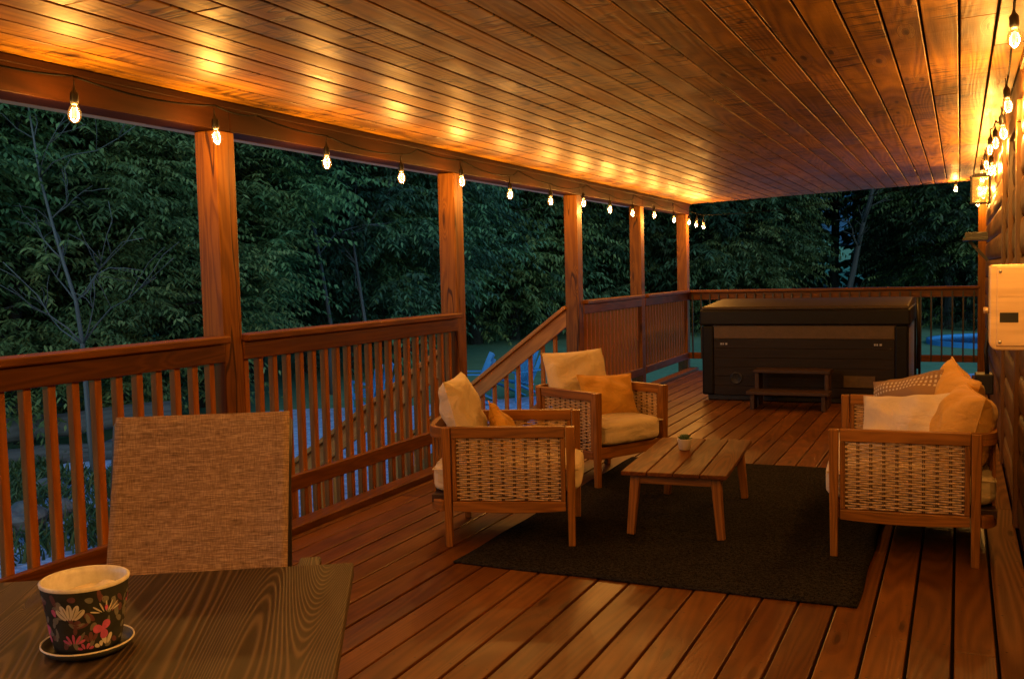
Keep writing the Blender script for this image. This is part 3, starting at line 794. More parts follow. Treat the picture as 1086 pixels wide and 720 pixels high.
pillow('throw_pillow', M['mustard'], place((-2.27, 4.86, .495), 19, 24, 38), .36, .32, .13, 'mustard throw pillow with one corner poking above the arm of the nearer armchair', 'throw pillows on the seats', seed=1)
pillow('throw_pillow', M['mustard'], place((-2.20, 6.36, .555), -34, 20, 3), .46, .30, .13, 'mustard lumbar pillow against the back cushion of the far armchair', 'throw pillows on the seats', seed=2)
pillow('throw_pillow', M['mustard'], place((.015, 5.16, .580), 192, 14, 3), .42, .44, .27, 'plump mustard pillow at the near end of the loveseat back', 'throw pillows on the seats', seed=3, pinch=.05, corner_drop=.0)
pillow('throw_pillow', M['mustard'], place((-.03, 5.56, .625), 198, 12, 10), .50, .48, .22, 'taller mustard pillow standing behind the plump one on the loveseat', 'throw pillows on the seats', seed=4, pinch=.07, corner_drop=.02)
pillow('throw_pillow', M['banded'], place((-.25, 5.66, .625), 236, 27, -16), .45, .40, .20, 'brown pillow with pale stitched bands near the far arm of the loveseat', 'throw pillows on the seats', seed=5)
pillow('throw_pillow', M['cream'], place((-.25, 5.27, .580), 248, 30, -7), .47, .37, .20, 'cream pillow lying in front of the banded one on the loveseat', 'throw pillows on the seats', seed=6)

# rug
mb = MB(); N = 40
x0, x1, y0, y1 = -2.245, -.375, 4.145, 7.0
vs = []; 
for i in range(N+1):
    for j in range(N+1):
        x = x0+(x1-x0)*i/N; y = y0+(y1-y0)*j/N
        ex = .004*math.sin(y*9) if i in (0, N) else 0; ey = .004*math.sin(x*11) if j in (0, N) else 0
        vs.append((x+ex, y+ey, .0095+.0012*math.sin(x*7+y*3)))
fs = [(i*(N+1)+j, (i+1)*(N+1)+j, (i+1)*(N+1)+j+1, i*(N+1)+j+1) for i in range(N) for j in range(N)]
mb.raw(vs, fs, smooth=True)
rg = mb.build('rug', M['rug']); so_ = rg.modifiers.new('thick', 'SOLIDIFY'); so_.thickness = .007; so_.offset = -1
tag(rg, 'dark charcoal woven rug under the coffee table', 'rug')

# coffee table
ct = empty('coffee_table', (-1.385, 5.42, .010), R(4.3), 'low teak slatted coffee table standing on the dark rug', 'coffee table')
TW, TL, TH = .555, 1.09, .345
for k in range(4):
    w_ = TW/4; mb = MB(); mb.box((-TW/2+k*w_+.003, -TL/2, TH-.022), (-TW/2+(k+1)*w_-.003, TL/2, TH+random.uniform(-.001,.001)), grain=1); mb.build('top_board', M['teak_top'], ct, bevel=.005)
mb = MB()
for s in (-1, 1):
    mb.box((-TW/2+.075, s*(TL/2-.07)-.012, TH-.072), (TW/2-.075, s*(TL/2-.07)+.012, TH-.0235))
    mb.box((s*(TW/2-.06)-.012, -TL/2+.10, TH-.071), (s*(TW/2-.06)+.012, TL/2-.10, TH-.0245))
mb.build('apron', M['teak'], ct, bevel=.003)
for sx_ in (-1, 1):
    for sy_ in (-1, 1):
        mb = MB(); mb.bar((sx_*(TW/2-.040), sy_*(TL/2-.055), 0), (sx_*(TW/2-.068), sy_*(TL/2-.078), TH-.0235), .040, .040, .052, .050, up=(0,1,0)); mb.build('leg', M['teak'], ct, bevel=.005)
# succulent
sp = empty('succulent_pot', (-1.455, 5.55, .3565), 0, 'tiny green succulent in a white pot on the coffee table', 'plant')
mb = MB(); mb.lathe([(0,.0),(.026,.0),(.031,.004),(.042,.062),(.0425,.066),(.039,.066),(.037,.058),(0,.056)], 24); mb.build('pot', M['ceramic'], sp)
mb = MB()
for k in range(26):
    a = k*2.4; t_ = k/26; el = .35+1.1*t_; L = .05-.012*t_
    d_ = Vector((math.cos(a)*math.cos(el), math.sin(a)*math.cos(el), math.sin(el)))
    p0 = Vector((0,0,.055)); mb.tube([p0, p0+d_*L*.55, p0+d_*L], [.004, .008, .001], 6)
mb.build('leaves', M['succulent'], sp)

# ------------------------------------------------------------------ hot tub and steps
tb = empty('hot_tub', (-1.49, 11.40, 0), 0, 'dark panelled hot tub with a folded-skirt vinyl cover at the end of the deck', 'hot tub')
TX, TY = 1.03, 1.02
mb = MB(); mb.box((-TX+.05, -TY+.05, .005), (TX-.05, TY-.05, .06)); mb.build('base', M['black'], tb, bevel=.006)
mb = MB()
for k in range(6):
    z0 = .065 + k*.0995
    mb.box((-TX+.13, -TY+.006, z0), (TX-.13, -TY+.03, z0+.0975), rnd=random.random()*.5+.2)
mb.build('front_panel', M['tub'], tb, bevel=.003)
mb = MB(); mb.box((-TX+.03, -TY+.03, .06), (TX-.022, TY-.02, .86)); mb.build('shell', M['tubside'], tb, bevel=.01)
mb = MB(); mb.box((-TX+.13, -TY+.004, .664), (TX-.13, -TY+.03, .80)); mb.build('top_band', M['tubpanel'], tb, bevel=.006)
for sx_ in (-1, 1):
    for sy_ in (-1, 1):
        mb = MB(); cx = sx_*(TX-.064); cy = sy_*(TY-.064); mb.box((cx-.064, cy-.064, .06), (cx+.064, cy+.064, .80)); mb.build('corner_post', M['vinyl'], tb, bevel=.02)
mb = MB()
c = [(-TX-.02,-TY-.02,.805),(TX+.02,-TY-.02,.805),(-TX-.02,TY+.02,.805),(TX+.02,TY+.02,.805),(-TX-.015,-TY-.015,.968),(TX+.015,-TY-.015,.968),(-TX-.015,TY+.015,.968),(TX+.015,TY+.015,.968)]
mb.hexa(c, grain=0); cv = mb.build('cover', M['vinyl'], tb, bevel=.018)
mb = MB()
for s in (-1, 1):
    c = [(-TX-.005, min(0,s*TY*.99)+.003, .969),(TX+.005, min(0,s*TY*.99)+.003,.969),(-TX-.005, max(0,s*TY*.99)-.003,.969),(TX+.005,max(0,s*TY*.99)-.003,.969)]
    zt0 = 1.0 if s < 0 else 1.055; zt1 = 1.055 if s < 0 else 1.0
    c += [(-TX+.0, c[0][1]+.012, zt0),(TX-.0, c[0][1]+.012, zt0),(-TX+.0, c[2][1]-.006, zt1),(TX-.0, c[2][1]-.006, zt1)]
    mb.hexa(c, grain=0)
mb.build('cover_top', M['vinyltop'], cv, bevel=.012)
for x in (-.80, .74):
    mb = MB()
    for dx in (-.03, -.008, .022): mb.box((x+dx, -TY+.001, .598), (x+dx+(.016 if dx < 0 else .022), -TY+.0055, .618))
    mb.build('emblem', M['chrome'], tb, bevel=.002)
mb = MB(); 
pr = [(.0,0),(.058,0),(.064,.004),(.064,.012)]
vs = []; 
mb.lathe([(0.0,.006),(.045,.006),(.05,.010),(.062,.010),(.066,.004),(.066,0)], 28)
for k in range(-2, 3): mb.box((-.035, k*.016-.004, .0065), (.035, k*.016+.004, .011))
v_ = mb.build('vent', M['black'], tb); v_.location = (-.665, -TY+.006, .245); v_.rotation_euler = (R(90), R(90), 0)
mb = MB(); mb.box((.42, -TY-.006, .175), (.72, -TY+.004, .292)); mb.box((.435, -TY-.008, .23), (.705, -TY-.0062, .236)); mb.build('access_panel', M['tubpanel'], tb, bevel=.003)
mb = MB(); mb.tube([(TX+.055, -.2, .30), (TX+.06, -.25, .86), (TX+.05, -.2, 1.05)], .016, 10); mb.tube([(TX+.055, .35, .12), (TX+.06, -.2, .98)], .014, 10); mb.build('cover_lifter', M['blackmetal'], tb)

hs = empty('tub_steps', (-1.535, 9.95, 0), 0, 'dark wooden two-tread steps in front of the hot tub', 'steps')
for (z, y0_, y1_, w_) in ((.185, -.20, .06, .395), (.375, .062, .33, .375)):
    mb = MB(); mb.box((-w_, y0_, z-.032), (w_, y1_, z)); mb.build('tread', M['stepwood'], hs, bevel=.004)
for s in (-1, 1):
    mb = MB(); x = s*.34
    mb.box((x-.02, -.175, 0), (x+.02, .0, .152)); mb.box((x-.02, .08, 0), (x+.02, .31, .342)); mb.box((x-.02, .001, .11), (x+.02, .079, .151))
    mb.build('side_frame', M['stepwood'], hs, bevel=.004)
# ------------------------------------------------------------------ dining table, sling chair, patterned pot
A_ = Vector((.857, .515, 0)); B_ = Vector((.515, -.857, 0))
TT = Matrix(((A_.x, -B_.x, 0, -1.283), (A_.y, -B_.y, 0, 1.881), (0, 0, 1, 0), (0,0,0,1)))
dt = bpy.data.objects.new('dining_table', None); COL.objects.link(dt); dt.matrix_world = TT
tag(dt, 'dark brown wood grain dining table in the near left corner', 'table')
random.seed(3)
mb = MB(); mb.box((-1.75, -.98, .708), (0, 0, .74), grain=1); mb.build('tabletop', M['table'], dt, bevel=.004)
mb = MB(); mb.box((-1.62, -.90, .63), (-.13, -.86, .707)); mb.box((-1.62, -.12, .63), (-.13, -.08, .707)); mb.build('apron', M['table'], dt, bevel=.003)
for x in (-1.62, -.13):
    for y in (-.87, -.11):
        mb = MB(); mb.box((x-.035, y-.035, 0), (x+.035, y+.035, .629)); mb.build('leg', M['blackmetal'], dt, bevel=.004)

FA = Vector((.862, .507, 0)); FF = Vector((.507, -.862, 0))
P = Vector((-1.708, 1.85, .886)); tl = R(12); U = (-FF*math.sin(tl) + Vector((0,0,math.cos(tl)))); Nn = FA.cross(U)
CM = Matrix(((FA.x, -FF.x, 0, P.x), (FA.y, -FF.y, 0, P.y), (0,0,1,0), (0,0,0,1)))
dc = bpy.data.objects.new('dining_chair', None); COL.objects.link(dc); dc.matrix_world = CM
tag(dc, 'brown woven sling dining chair with a dark frame behind the table', 'dining chair')
ci = CM.inverted()
def cpt(a, u, n=0): return ci @ (P + FA*a + U*u + (FA.cross(U))*n)
mb = MB(); NX, NU = 24, 30; vs = []; gs = []
for i in range(NX+1):
    for j in range(NU+1):
        s = -1+2*i/NX; tt = j/NU; u = -.46+.648*tt
        half_l = .222-.020*(u+.19)/.38; half_r = .210+.010*(u+.19)/.38
        a = (s*half_r if s > 0 else s*half_l)
        un = u
        dip = .014*(1-s**4)*min(1, max(0, (.19-u)*6)) 
        vs.append(cpt(a, un, -dip + (.010 if abs(s) == 1 else 0)*0)); gs.append((a, u, 0))
mb.raw(vs, [(i*(NU+1)+j, (i+1)*(NU+1)+j, (i+1)*(NU+1)+j+1, i*(NU+1)+j+1) for i in range(NX) for j in range(NU)], gs, smooth=True)
o = mb.build('backrest', M['sling'], dc); sm_ = o.modifiers.new('thick', 'SOLIDIFY'); sm_.thickness = .006; sm_.offset = 0
for s, hw in ((-1, .212), (1, .212)):
    mb = MB(); mb.tube([cpt(s*(hw-.004), -.50, -.018), cpt(s*(hw-.005), 0, -.018), cpt(s*(hw-.010)+(.012 if s>0 else 0), .165, -.018), cpt(s*(hw-.020)+(.008 if s>0 else 0), .178, -.020)], .013, 10); mb.build('back_frame', M['blackmetal'], dc)
mb = MB(); mb.tube([cpt(-.185, .172, -.016), cpt(.200, .174, -.016)], .011, 10); mb.build('top_bar', M['blackmetal'], dc)
mb = MB(); mb.box((-.22, -.50, .415), (.22, -.02, .425)); mb.build('seat', M['sling'], dc, bevel=.003)
for s in (-1, 1):
    mb = MB(); mb.tube([(s*.235, -.49, 0), (s*.235, -.47, .64)], .013, 10); mb.tube([(s*.235, .16, 0), (s*.225, -.02, .42)], .013, 10); mb.tube([(s*.228, -.50, .42), (s*.228, .02, .42)], .013, 10); mb.build('leg', M['blackmetal'], dc)
    mb = MB(); mb.box((s*.225-.028+(.025 if s>0 else -.025), -.49, .645), (s*.225+.028+(.025 if s>0 else -.025), .12, .672)); mb.build('armrest', M['table'], dc, bevel=.006)

# patterned pot with saucer
pc = Vector((-1.438, 1.255, .7405))
pt = empty('flower_pot', pc, 0, 'dark floral patterned pot of pale sand on a matching saucer, on the dining table', 'flower pot')
PH, RB, RTt = .128, .062, .0835
def prad(z): return RB + (RTt-RB)*((z-.012)/PH)**.9 if z > .012 else RB
prof = [(0, .012), (RB-.004, .012)] + [(prad(.012+PH*k/10), .012+PH*k/10) for k in range(11)]
mb = MB(); mb.lathe(prof, 56); mb.build('pot_body', M['pot'], pt)
mb = MB(); mb.lathe([(RTt+.0004, .012+PH-.004), (RTt+.0012, .012+PH+.001), (RTt-.002, .012+PH+.0032), (RTt-.0068, .012+PH+.002), (RTt-.0072, .012+PH-.010), (RTt-.0125, .012+PH-.045), (.055,.06)], 56); mb.build('rim', M['potcream'], pt)
mb = MB(); vs = [(0,0,.012+PH-.024)]; nr, ns = 8, 40
for i in range(1, nr+1):
    for k in range(ns):
        a = 2*math.pi*k/ns; r_ = (RTt-.0115)*i/nr
        vs.append((r_*math.cos(a), r_*math.sin(a), .012+PH-.033 + .020*math.exp(-((r_*math.cos(a)-.025)**2+(r_*math.sin(a)-.035)**2)/.0009) + .004*math.sin(a*3+i)+random.uniform(-.001,.001)))
fs = [(0, 1+k, 1+(k+1)%ns) for k in range(ns)] + [(1+(i-1)*ns+k, 1+i*ns+k, 1+i*ns+(k+1)%ns, 1+(i-1)*ns+(k+1)%ns) for i in range(1, nr) for k in range(ns)]
mb.raw(vs, fs, smooth=True); mb.build('sand', M['soil'], pt)
# saucer
mb = MB(); mb.lathe([(0,.0005),(.066,.0005),(.082,.008),(.088,.019),(.0855,.020),(.080,.011),(.065,.006),(0,.006)], 56); sc_ = mb.build('saucer', M['pot'], pt)
mb = MB(); mb.lathe([(.0882,.0185),(.0875,.0212),(.0852,.0205),(.0848,.0192)], 56); mb.build('saucer_rim', M['potcream'], sc_)
# painted flowers and leaves, following the cone
pat = MB(); th0 = math.atan2(-pc.y, -pc.x)
def surf(s, z, lift=.0007):
    r_ = prad(z)+lift; a = th0 + s/.075
    return (r_*math.cos(a), r_*math.sin(a), z)
def petal(s, z, ang, L, wd, mi, lift=.0007, n=14, base=0.15):
    c = [(s + math.cos(ang)*L*.5, z + math.sin(ang)*L*.5)]
    ring = []
    for k in range(n):
        t_ = 2*math.pi*k/n; lx = L*.5*math.cos(t_); ly = wd*.5*math.sin(t_)*(1+.25*math.cos(t_))
        ring.append((c[0][0]+lx*math.cos(ang)-ly*math.sin(ang), c[0][1]+lx*math.sin(ang)+ly*math.cos(ang)))
    ring = [(a, min(max(b, .016), .012+PH-.004)) for a, b in ring]
    vs = [surf(c[0][0], min(max(c[0][1], .016), .012+PH-.004), lift)] + [surf(a, b, lift) for a, b in ring]
    pat.raw(vs, [(0, 1+k, 1+(k+1)%n) for k in range(n)], mi=mi)
pr = random.Random(5)
for k in range(150):                                     # grey leaf ground all round
    petal(pr.uniform(-.23,.23), pr.uniform(.02,.125), pr.uniform(0, 6.28), pr.uniform(.014,.026), pr.uniform(.006,.013), pr.choice((1,1,1,3)), .0004+.0001*pr.random())
def fan(s, z, n, L, wd, mi, spread, mid=math.pi/2, lift=.0010):
    for k in range(n): petal(s+(k-(n-1)/2)*.004, z, mid + spread*(k-(n-1)/2)/max(1, n-1)*-1, L*(1 if 0 < k < n-1 else .85), wd, mi, lift)
for (s, z) in ((-.030, .082), (.17, .075), (-.19, .08)):
    fan(s, z, 5, .032, .0105, 0, 1.5)
    for k in range(5): petal(s+(k-2)*.004, z+.003, math.pi/2-1.5*(k-2)/4, .024, .0016, 1, .0013)
fan(.040, .024, 2, .026, .010, 0, .7); fan(.026, .022, 2, .014, .008, 0, .9, mid=2.2); fan(.15,.03,3,.024,.009,0,.9); fan(-.14,.03,3,.024,.009,0,.9)
for (s, z) in ((.030, .056), (-.10, .05), (.20, .045)):                  # red trefoil flowers
    for a in (.9, 2.9, 5.0): petal(s, z, a, .020, .017, 2, .0012)
fan(-.028, .034, 5, .020, .0055, 2, 2.2, lift=.0012); fan(.11, .09, 4, .018, .006, 2, 2.0); petal(-.060, .088, 1.9, .016, .010, 2, .0012)
fan(.036, .090, 7, .022, .0030, 0, 2.6, lift=.0012); petal(.036,.092, 1.57, .011,.006, 2, .0014)
fan(.006, .036, 3, .020, .008, 3, 1.0); fan(-.005, .022, 4, .013, .006, 2, 2.6, lift=.0011)
pt.scale = (.905, .905, .93)
pat.build('floral_pattern', [M['potcream'], M['potgrey'], M['potred'], M['potmauve']], pt)

# ------------------------------------------------------------------ string lights
POWER = 10.8
lamp = bpy.data.lights.new('bulb_lamp', 'POINT'); lamp.energy = POWER; lamp.color = (1.0, .50, .12); lamp.shadow_soft_size = .022
proto = {}
lamp_near = lamp.copy(); lamp_near.energy = POWER*1.5; lamp_wall = lamp.copy(); lamp_wall.energy = POWER*.8
def bulb(t, p, hang, tiltx=0, tilty=0, lit=True, light=None):
    """glass bulb centred at p, hanging from a socket with a short drop cord"""
    rot = (tiltx, tilty, 0)
    if not proto:
        mb = MB(); mb.lathe([(.0005,-.046),(.012,-.044),(.022,-.036),(.029,-.022),(.031,-.008),(.029,.008),(.022,.024),(.015,.036),(.013,.042)], 18); g = mb.build('bulb', M['glass'], t)
        mb = MB(); mb.lathe([(0,.036),(.0125,.036),(.0165,.040),(.0195,.05),(.0195,.085),(.0145,.094),(.008,.102),(.0045,.12)], 14)
        mb.tube([(0,0,.118), (0,0,.150)], .0035, 6); s = mb.build('socket', M['black'], g)
        mb = MB()
        for k in range(5):
            a = 2*math.pi*k/5; mb.tube([(.004*math.cos(a), .004*math.sin(a), .024), (.0105*math.cos(a), .0105*math.sin(a), .0), (.007*math.cos(a+.6), .007*math.sin(a+.6), -.022)], .0026, 6)
        fl = mb.build('filament', M['filament'], g)
        proto.update(g=g, s=s, f=fl)
    else:
        g = proto['g'].copy(); COL.objects.link(g); g.parent = t
        for q in ('s', 'f'):
            if q == 'f' and not lit: continue
            c = proto[q].copy(); COL.objects.link(c); c.parent = g
    g.location = p; g.rotation_euler = rot; g.scale = (.86, .86, .9)
    if lit:
        lo = bpy.data.objects.new('bulb_lamp', light or lamp); COL.objects.link(lo); lo.parent = g; lo.location = (0, 0, -.002)
        lo.visible_camera = False
def cord_between(mb, anchors, sag=.03, r=.0042, n=10):
    for a, b in zip(anchors, anchors[1:]):
        a = Vector(a); b = Vector(b); L = (b-a).length
        pts = [a.lerp(b, k/n) - Vector((0,0,1))*sag*L*4*(k/n)*(1-k/n) for k in range(n+1)]
        mb.tube(pts, r, 6)
# left strand under the beam
LB = [(-1.55,2.10),(-.65,2.09),(.25,2.11),(1.1,2.08),(2.05,2.11),(3.01,2.115),(3.87,2.118),(4.80,2.079),(5.64,2.058),(6.507,2.099),(7.36,2.056),(8.235,2.053),(9.09,2.084),(9.886,2.059),(10.67,2.056),(11.535,2.074),(12.436,2.053),(13.20,2.050)]
LB = [(y*.973, 1.4+(z-1.4)*.973) for y, z in LB]
t = empty('string_lights', (-3.27, 0, 2.2), 0, 'string of warm bulbs hanging along the beam above the left railing', 'string lights', 'festoon light strands round the porch')
anch = []
for (y, z) in LB:
    top = z + (.165 if z > 2.10 else .138)
    bulb(t, (0, y, z-2.2), 0, random.uniform(-.06,.06), random.uniform(-.05,.05)); anch.append((0, y, z-2.2+.148))
mb = MB()
full = []
for i, a in enumerate(anch):
    full.append(a)
    if i < len(anch)-1:
        b = anch[i+1]
        if i % 2 == 0: full.append((-.12, (a[1]+b[1])/2, .07))
cord_between(mb, full, .035); mb.build('cord', M['cord'], t)
# end strand under the ceiling's far edge
t = empty('string_lights', (0, 13.36, 2.2), 0, 'short strand of bulbs along the far ceiling edge above the hot tub', 'string lights', 'festoon light strands round the porch')
EB = [(-3.30,2.025,True),(-3.20,1.995,True),(-.055,2.325,True)]
for (x, z, lit) in EB: bulb(t, (x, 0, z-2.2), 0, random.uniform(-.1,.1), random.uniform(-.1,.1), lit)
mb = MB(); cord_between(mb, [(-3.36, -.1, .0)]+[(x, 0, z-2.2+.148) for x, z, _ in EB]+[(.18, -.1, .19)], .03); mb.build('cord', M['cord'], t)
# right strand by the wall
t = empty('string_lights', (.2, 0, 2.2), 0, 'strand of warm bulbs bunched along the top of the log wall', 'string lights', 'festoon light strands round the porch')
RB_ = [(.19,-1.7,2.2),(.18,-.7,2.22),(.17,.5,2.12),(.15,1.2,2.10),(.09,1.95,2.06),(.16,2.7,2.16),(.177,4.095,2.22),(.215,5.60,2.19),(.20,5.75,2.075),(.212,7.4,2.20),(.193,8.01,2.22),(.195,9.22,2.22),(.225,8.6,2.14),(.225,9.0,2.15),(.181,10.2,2.22),(.218,10.2,2.21),(.20,11.0,2.145),(.20,10.66,2.06),(.19,13.2,2.12)]
an = []
for i, (x, y, z) in enumerate(RB_):
    bulb(t, (x-.2, y, z-2.2), 0, random.uniform(-.15,.15), random.uniform(-.12,.05), True, lamp_near if y < 3 else lamp_wall); an.append((x-.2, y, z-2.2))
mb = MB(); srt = sorted([a for a in an], key=lambda q: q[1]); line = []
for a in srt:
    line.append((a[0], a[1], a[2]+.148))
cord_between(mb, line, .03)
mb.build('cord', M['cord'], t)

# ------------------------------------------------------------------ yard furniture, pool, stones, logs
def adirondack(loc, rz, label):
    t = empty('garden_chair', loc, R(rz), label, 'garden chair', 'blue slatted garden chairs on the lawn'); t.scale = (1.14, 1.14, 1.14)
    mb = MB()
    for k in range(5):
        y = (k-2)*.105; top = .98 - .035*(k-2)**2
        a = Vector((-.22, y*.8, .28)); b = Vector((-.52, y*1.05, top)); mb.bar(a, b, .095, .02, up=(0,1,0))
    mb.build('backrest', M['blueplastic'], t, bevel=.006)
    mb = MB()
    for k in range(5): mb.box((-.25+k*.115, -.27, .30+.028*k), (-.15+k*.115, .27, .322+.028*k))
    mb.build('seat', M['blueplastic'], t, bevel=.005)
    for s in (-1, 1):
        mb = MB(); mb.box((-.40, s*.33-.065, .575), (.36, s*.33+.065, .60)); mb.build('armrest', M['blueplastic'], t, bevel=.006)
        mb = MB(); mb.bar((.28, s*.32, 0), (.28, s*.32, .574), .03, .11, up=(1,0,0)); mb.build('leg', M['blueplastic'], t, bevel=.005)
        mb = MB(); mb.bar((-.55, s*.30, .02), (.26, s*.30, .36), .03, .12, up=(0,1,0)); mb.build('leg', M['blueplastic'], t, bevel=.005)
adirondack((-9.85, 19.0, GZ), 195, 'blue slatted garden chair on the lawn seen above the sloping stair handrail')
adirondack((-9.0, 19.75, GZ), 250, 'blue slatted garden chair on the lawn seen between the stair balusters')
adirondack((-11.0, 17.1, GZ), 150, 'blue slatted garden chair on the lawn glimpsed through the balusters by the second post')
pl_ = empty('swimming_pool', (1.9, 38.0, GZ-.25), 0, 'bright blue garden pool on the far lawn behind the right end of the deck', 'pool')
mb = MB(); ring = [(2.9*math.cos(2*math.pi*k/48), 2.9*math.sin(2*math.pi*k/48)) for k in range(48)]
mb.raw([(x, y, .34) for x, y in ring], [tuple(range(48))]); mb.build('water', M['poolblue'], pl_)
mb = MB(); mb.lathe([(2.86,.28),(2.86,.42),(3.0,.42),(3.0,0)], 48); mb.build('pool_wall', M['blueplastic'], pl_)

def rock(loc, s, label, group='pale stones at the yard edge'):
    bm = bmesh.new(); bmesh.ops.create_icosphere(bm, subdivisions=3, radius=1)
    k = rng.uniform(0, 9, 3)
    for v in bm.verts:
        n_ = 1+.16*math.sin(3*v.co.x+k[0])+.14*math.sin(4*v.co.y+k[1]+v.co.z*2)+.08*math.sin(7*v.co.z+k[2])
        v.co = Vector((v.co.x*s[0], v.co.y*s[1], v.co.z*s[2]))*n_
    me = bpy.data.meshes.new('rock'); bm.to_mesh(me); bm.free(); me.materials.append(M['stone'])
    o = bpy.data.objects.new('stone', me); COL.objects.link(o); o.location = loc; o.rotation_euler = (0, 0, rng.uniform(0, 6))
    tag(o, label, 'stone', group)
rock((-9.75, 7.65, GZ+.12), (.30,.24,.2), 'pale round stone at the lower left, seen between the first balusters')
rock((-9.9, 8.35, GZ+.08), (.2,.17,.14), 'small pale stone beside the larger round stone at the left')
rock((-11.3, 9.3, GZ+.06), (.16,.2,.12), 'small stone at the gravel edge under the fallen logs')
def fallen(a, b, r0_, r1_, label):
    mb = MB(); a = Vector(a); b = Vector(b); n_ = 12
    pts = [a.lerp(b, k/n_) + Vector((random.uniform(-.05,.05), random.uniform(-.05,.05), random.uniform(-.04,.04))) for k in range(n_+1)]
    mb.tube(pts, [r0_+(r1_-r0_)*k/n_ for k in range(n_+1)], 14)
    o = mb.build('fallen_log', M['palebark']); tag(o, label, 'log', 'fallen logs by the trees')
fallen((-16.0, 9.0, GZ+.30), (-12.2, 12.8, GZ+.62), .24, .17, 'long pale fallen log lying across the left edge of the yard')
fallen((-15.2, 8.5, GZ+.18), (-12.0, 11.9, GZ+.14), .18, .15, 'darker log lying on the ground in front of the long pale one')

# ------------------------------------------------------------------ trees
def mesh_np(name, verts, faces, rnd, mats, mi=None):
    me = bpy.data.meshes.new(name); nv, nf = len(verts), len(faces)
    me.vertices.add(nv); me.vertices.foreach_set('co', verts.astype(np.float32).ravel())
    me.loops.add(nf*4); me.loops.foreach_set('vertex_index', faces.astype(np.int32).ravel())
    me.polygons.add(nf); me.polygons.foreach_set('loop_start', (np.arange(nf)*4).astype(np.int32)); me.polygons.foreach_set('loop_total', np.full(nf, 4, np.int32))
    a = me.attributes.new('rnd', 'FLOAT', 'FACE'); a.data.foreach_set('value', rnd.astype(np.float32))
    for m_ in mats: me.materials.append(m_)
    me.update(); me.validate(); return me
def sprays(centers, outward, size, n_rach, n_leaf, leaf_l, leaf_w, r):
    """pinnate sprays: every clump sends out drooping stalks that carry paired leaflets"""
    V = []; T = []
    nC = len(centers)
    tone = r.uniform(0, 1, nC)
    for c, o, tn in zip(centers, outward, tone):
        az0 = math.atan2(o[1], o[0])
        az = az0 + r.normal(0, .9, n_rach); el = r.uniform(-.25, .42, n_rach)
        L = size*r.uniform(.6, 1.15, n_rach)
        d = np.stack([np.cos(az)*np.cos(el), np.sin(az)*np.cos(el), np.sin(el)], 1)
        s = (np.arange(n_leaf)+.7)/n_leaf
        base = c + r.normal(0, size*.16, (n_rach, 3))*np.array([1,1,.55])
        p = base[:, None, :] + d[:, None, :]*(L[:, None]*s[None, :])[:, :, None]
        p[:, :, 2] -= .26*(L[:, None]*s[None, :]**2)
        tang = d[:, None, :] + np.array([0,0,-.84])*s[None, :, None]
        tang /= np.linalg.norm(tang, axis=2, keepdims=True)
        side = np.cross(tang, np.array([0,0,1.])); side /= (np.linalg.norm(side, axis=2, keepdims=True)+1e-6)
        for sg in (-1, 1):
            ld = side*sg*.85 + tang*.6 + np.array([0,0,-.25]); ld = ld + r.normal(0, .22, ld.shape); ld /= np.linalg.norm(ld, axis=2, keepdims=True)
            ll = leaf_l*(1-.35*np.abs(s-.45)[None, :, None]*2)*r.uniform(.75, 1.2, (n_rach, n_leaf, 1))
            wv = np.cross(ld, np.array([0,0,1.])+r.normal(0, .35, ld.shape)); wv /= (np.linalg.norm(wv, axis=2, keepdims=True)+1e-6)
            q = np.stack([p, p+ld*ll*.45+wv*leaf_w*.5, p+ld*ll+np.array([0,0,-.02]), p+ld*ll*.45-wv*leaf_w*.5], 2)
            V.append(q.reshape(-1, 3)); T.append(np.clip(tn*.65 + r.uniform(0, .35, n_rach*n_leaf), 0, 1))
    V = np.concatenate(V); T = np.concatenate(T)
    return V, np.arange(len(V)).reshape(-1, 4), T
def crown_mesh(name, rx, ry, z0, z1, n_clump, mat, r, size=.75, n_rach=6, n_leaf=6, ll=.24, lw=.10):
    zc, rz = (z0+z1)/2, (z1-z0)/2
    C_ = []; O_ = []
    lobes = r.normal(0, 1, (9, 3)); lobes /= np.linalg.norm(lobes, axis=1, keepdims=True)
    while len(C_) < n_clump:
        d = r.normal(0, 1, 3); d /= np.linalg.norm(d)
        if d[2] > .55 and r.random() < .6: continue
        rad = r.uniform(.25, 1)**.45
        bump = .80 + .30*max(0, float((lobes@d).max())-.6)/.4 + r.normal(0, .04)
        p = d*rad*bump
        c = np.array([p[0]*rx, p[1]*ry, zc+p[2]*rz])
        if c[2] < .25: continue
        C_.append(c); O_.append(d)
    V, F, T = sprays(np.array(C_), np.array(O_), size, n_rach, n_leaf, ll, lw, r)
    return mesh_np(name, V, F, T, [mat])
def trunk_mesh(name, h, r0_, mat, r, limbs=7, lean=.4):
    mb = MB(); pts = []; x = y = 0
    for k in range(9):
        pts.append((x, y, h*k/8)); x += r.normal(0, lean*.12); y += r.normal(0, lean*.12)
    mb.tube(pts, [r0_*(1-.8*k/8)*(1.25 if k == 0 else 1) for k in range(9)], 10)
    for _ in range(limbs):
        k = int(r.integers(2, 8)); a = r.uniform(0, 6.28); L = r.uniform(1.2, 2.8); p = Vector(pts[k])
        q = [p]; dv = Vector((math.cos(a), math.sin(a), r.uniform(.15, .8)))
        for j in range(4): q.append(q[-1] + dv*L/4); dv = (dv + Vector(r.normal(0, .2, 3))).normalized()
        mb.tube(q, [r0_*.34*(1-.2*j) for j in range(5)], 6)
    return mb
VAR = []
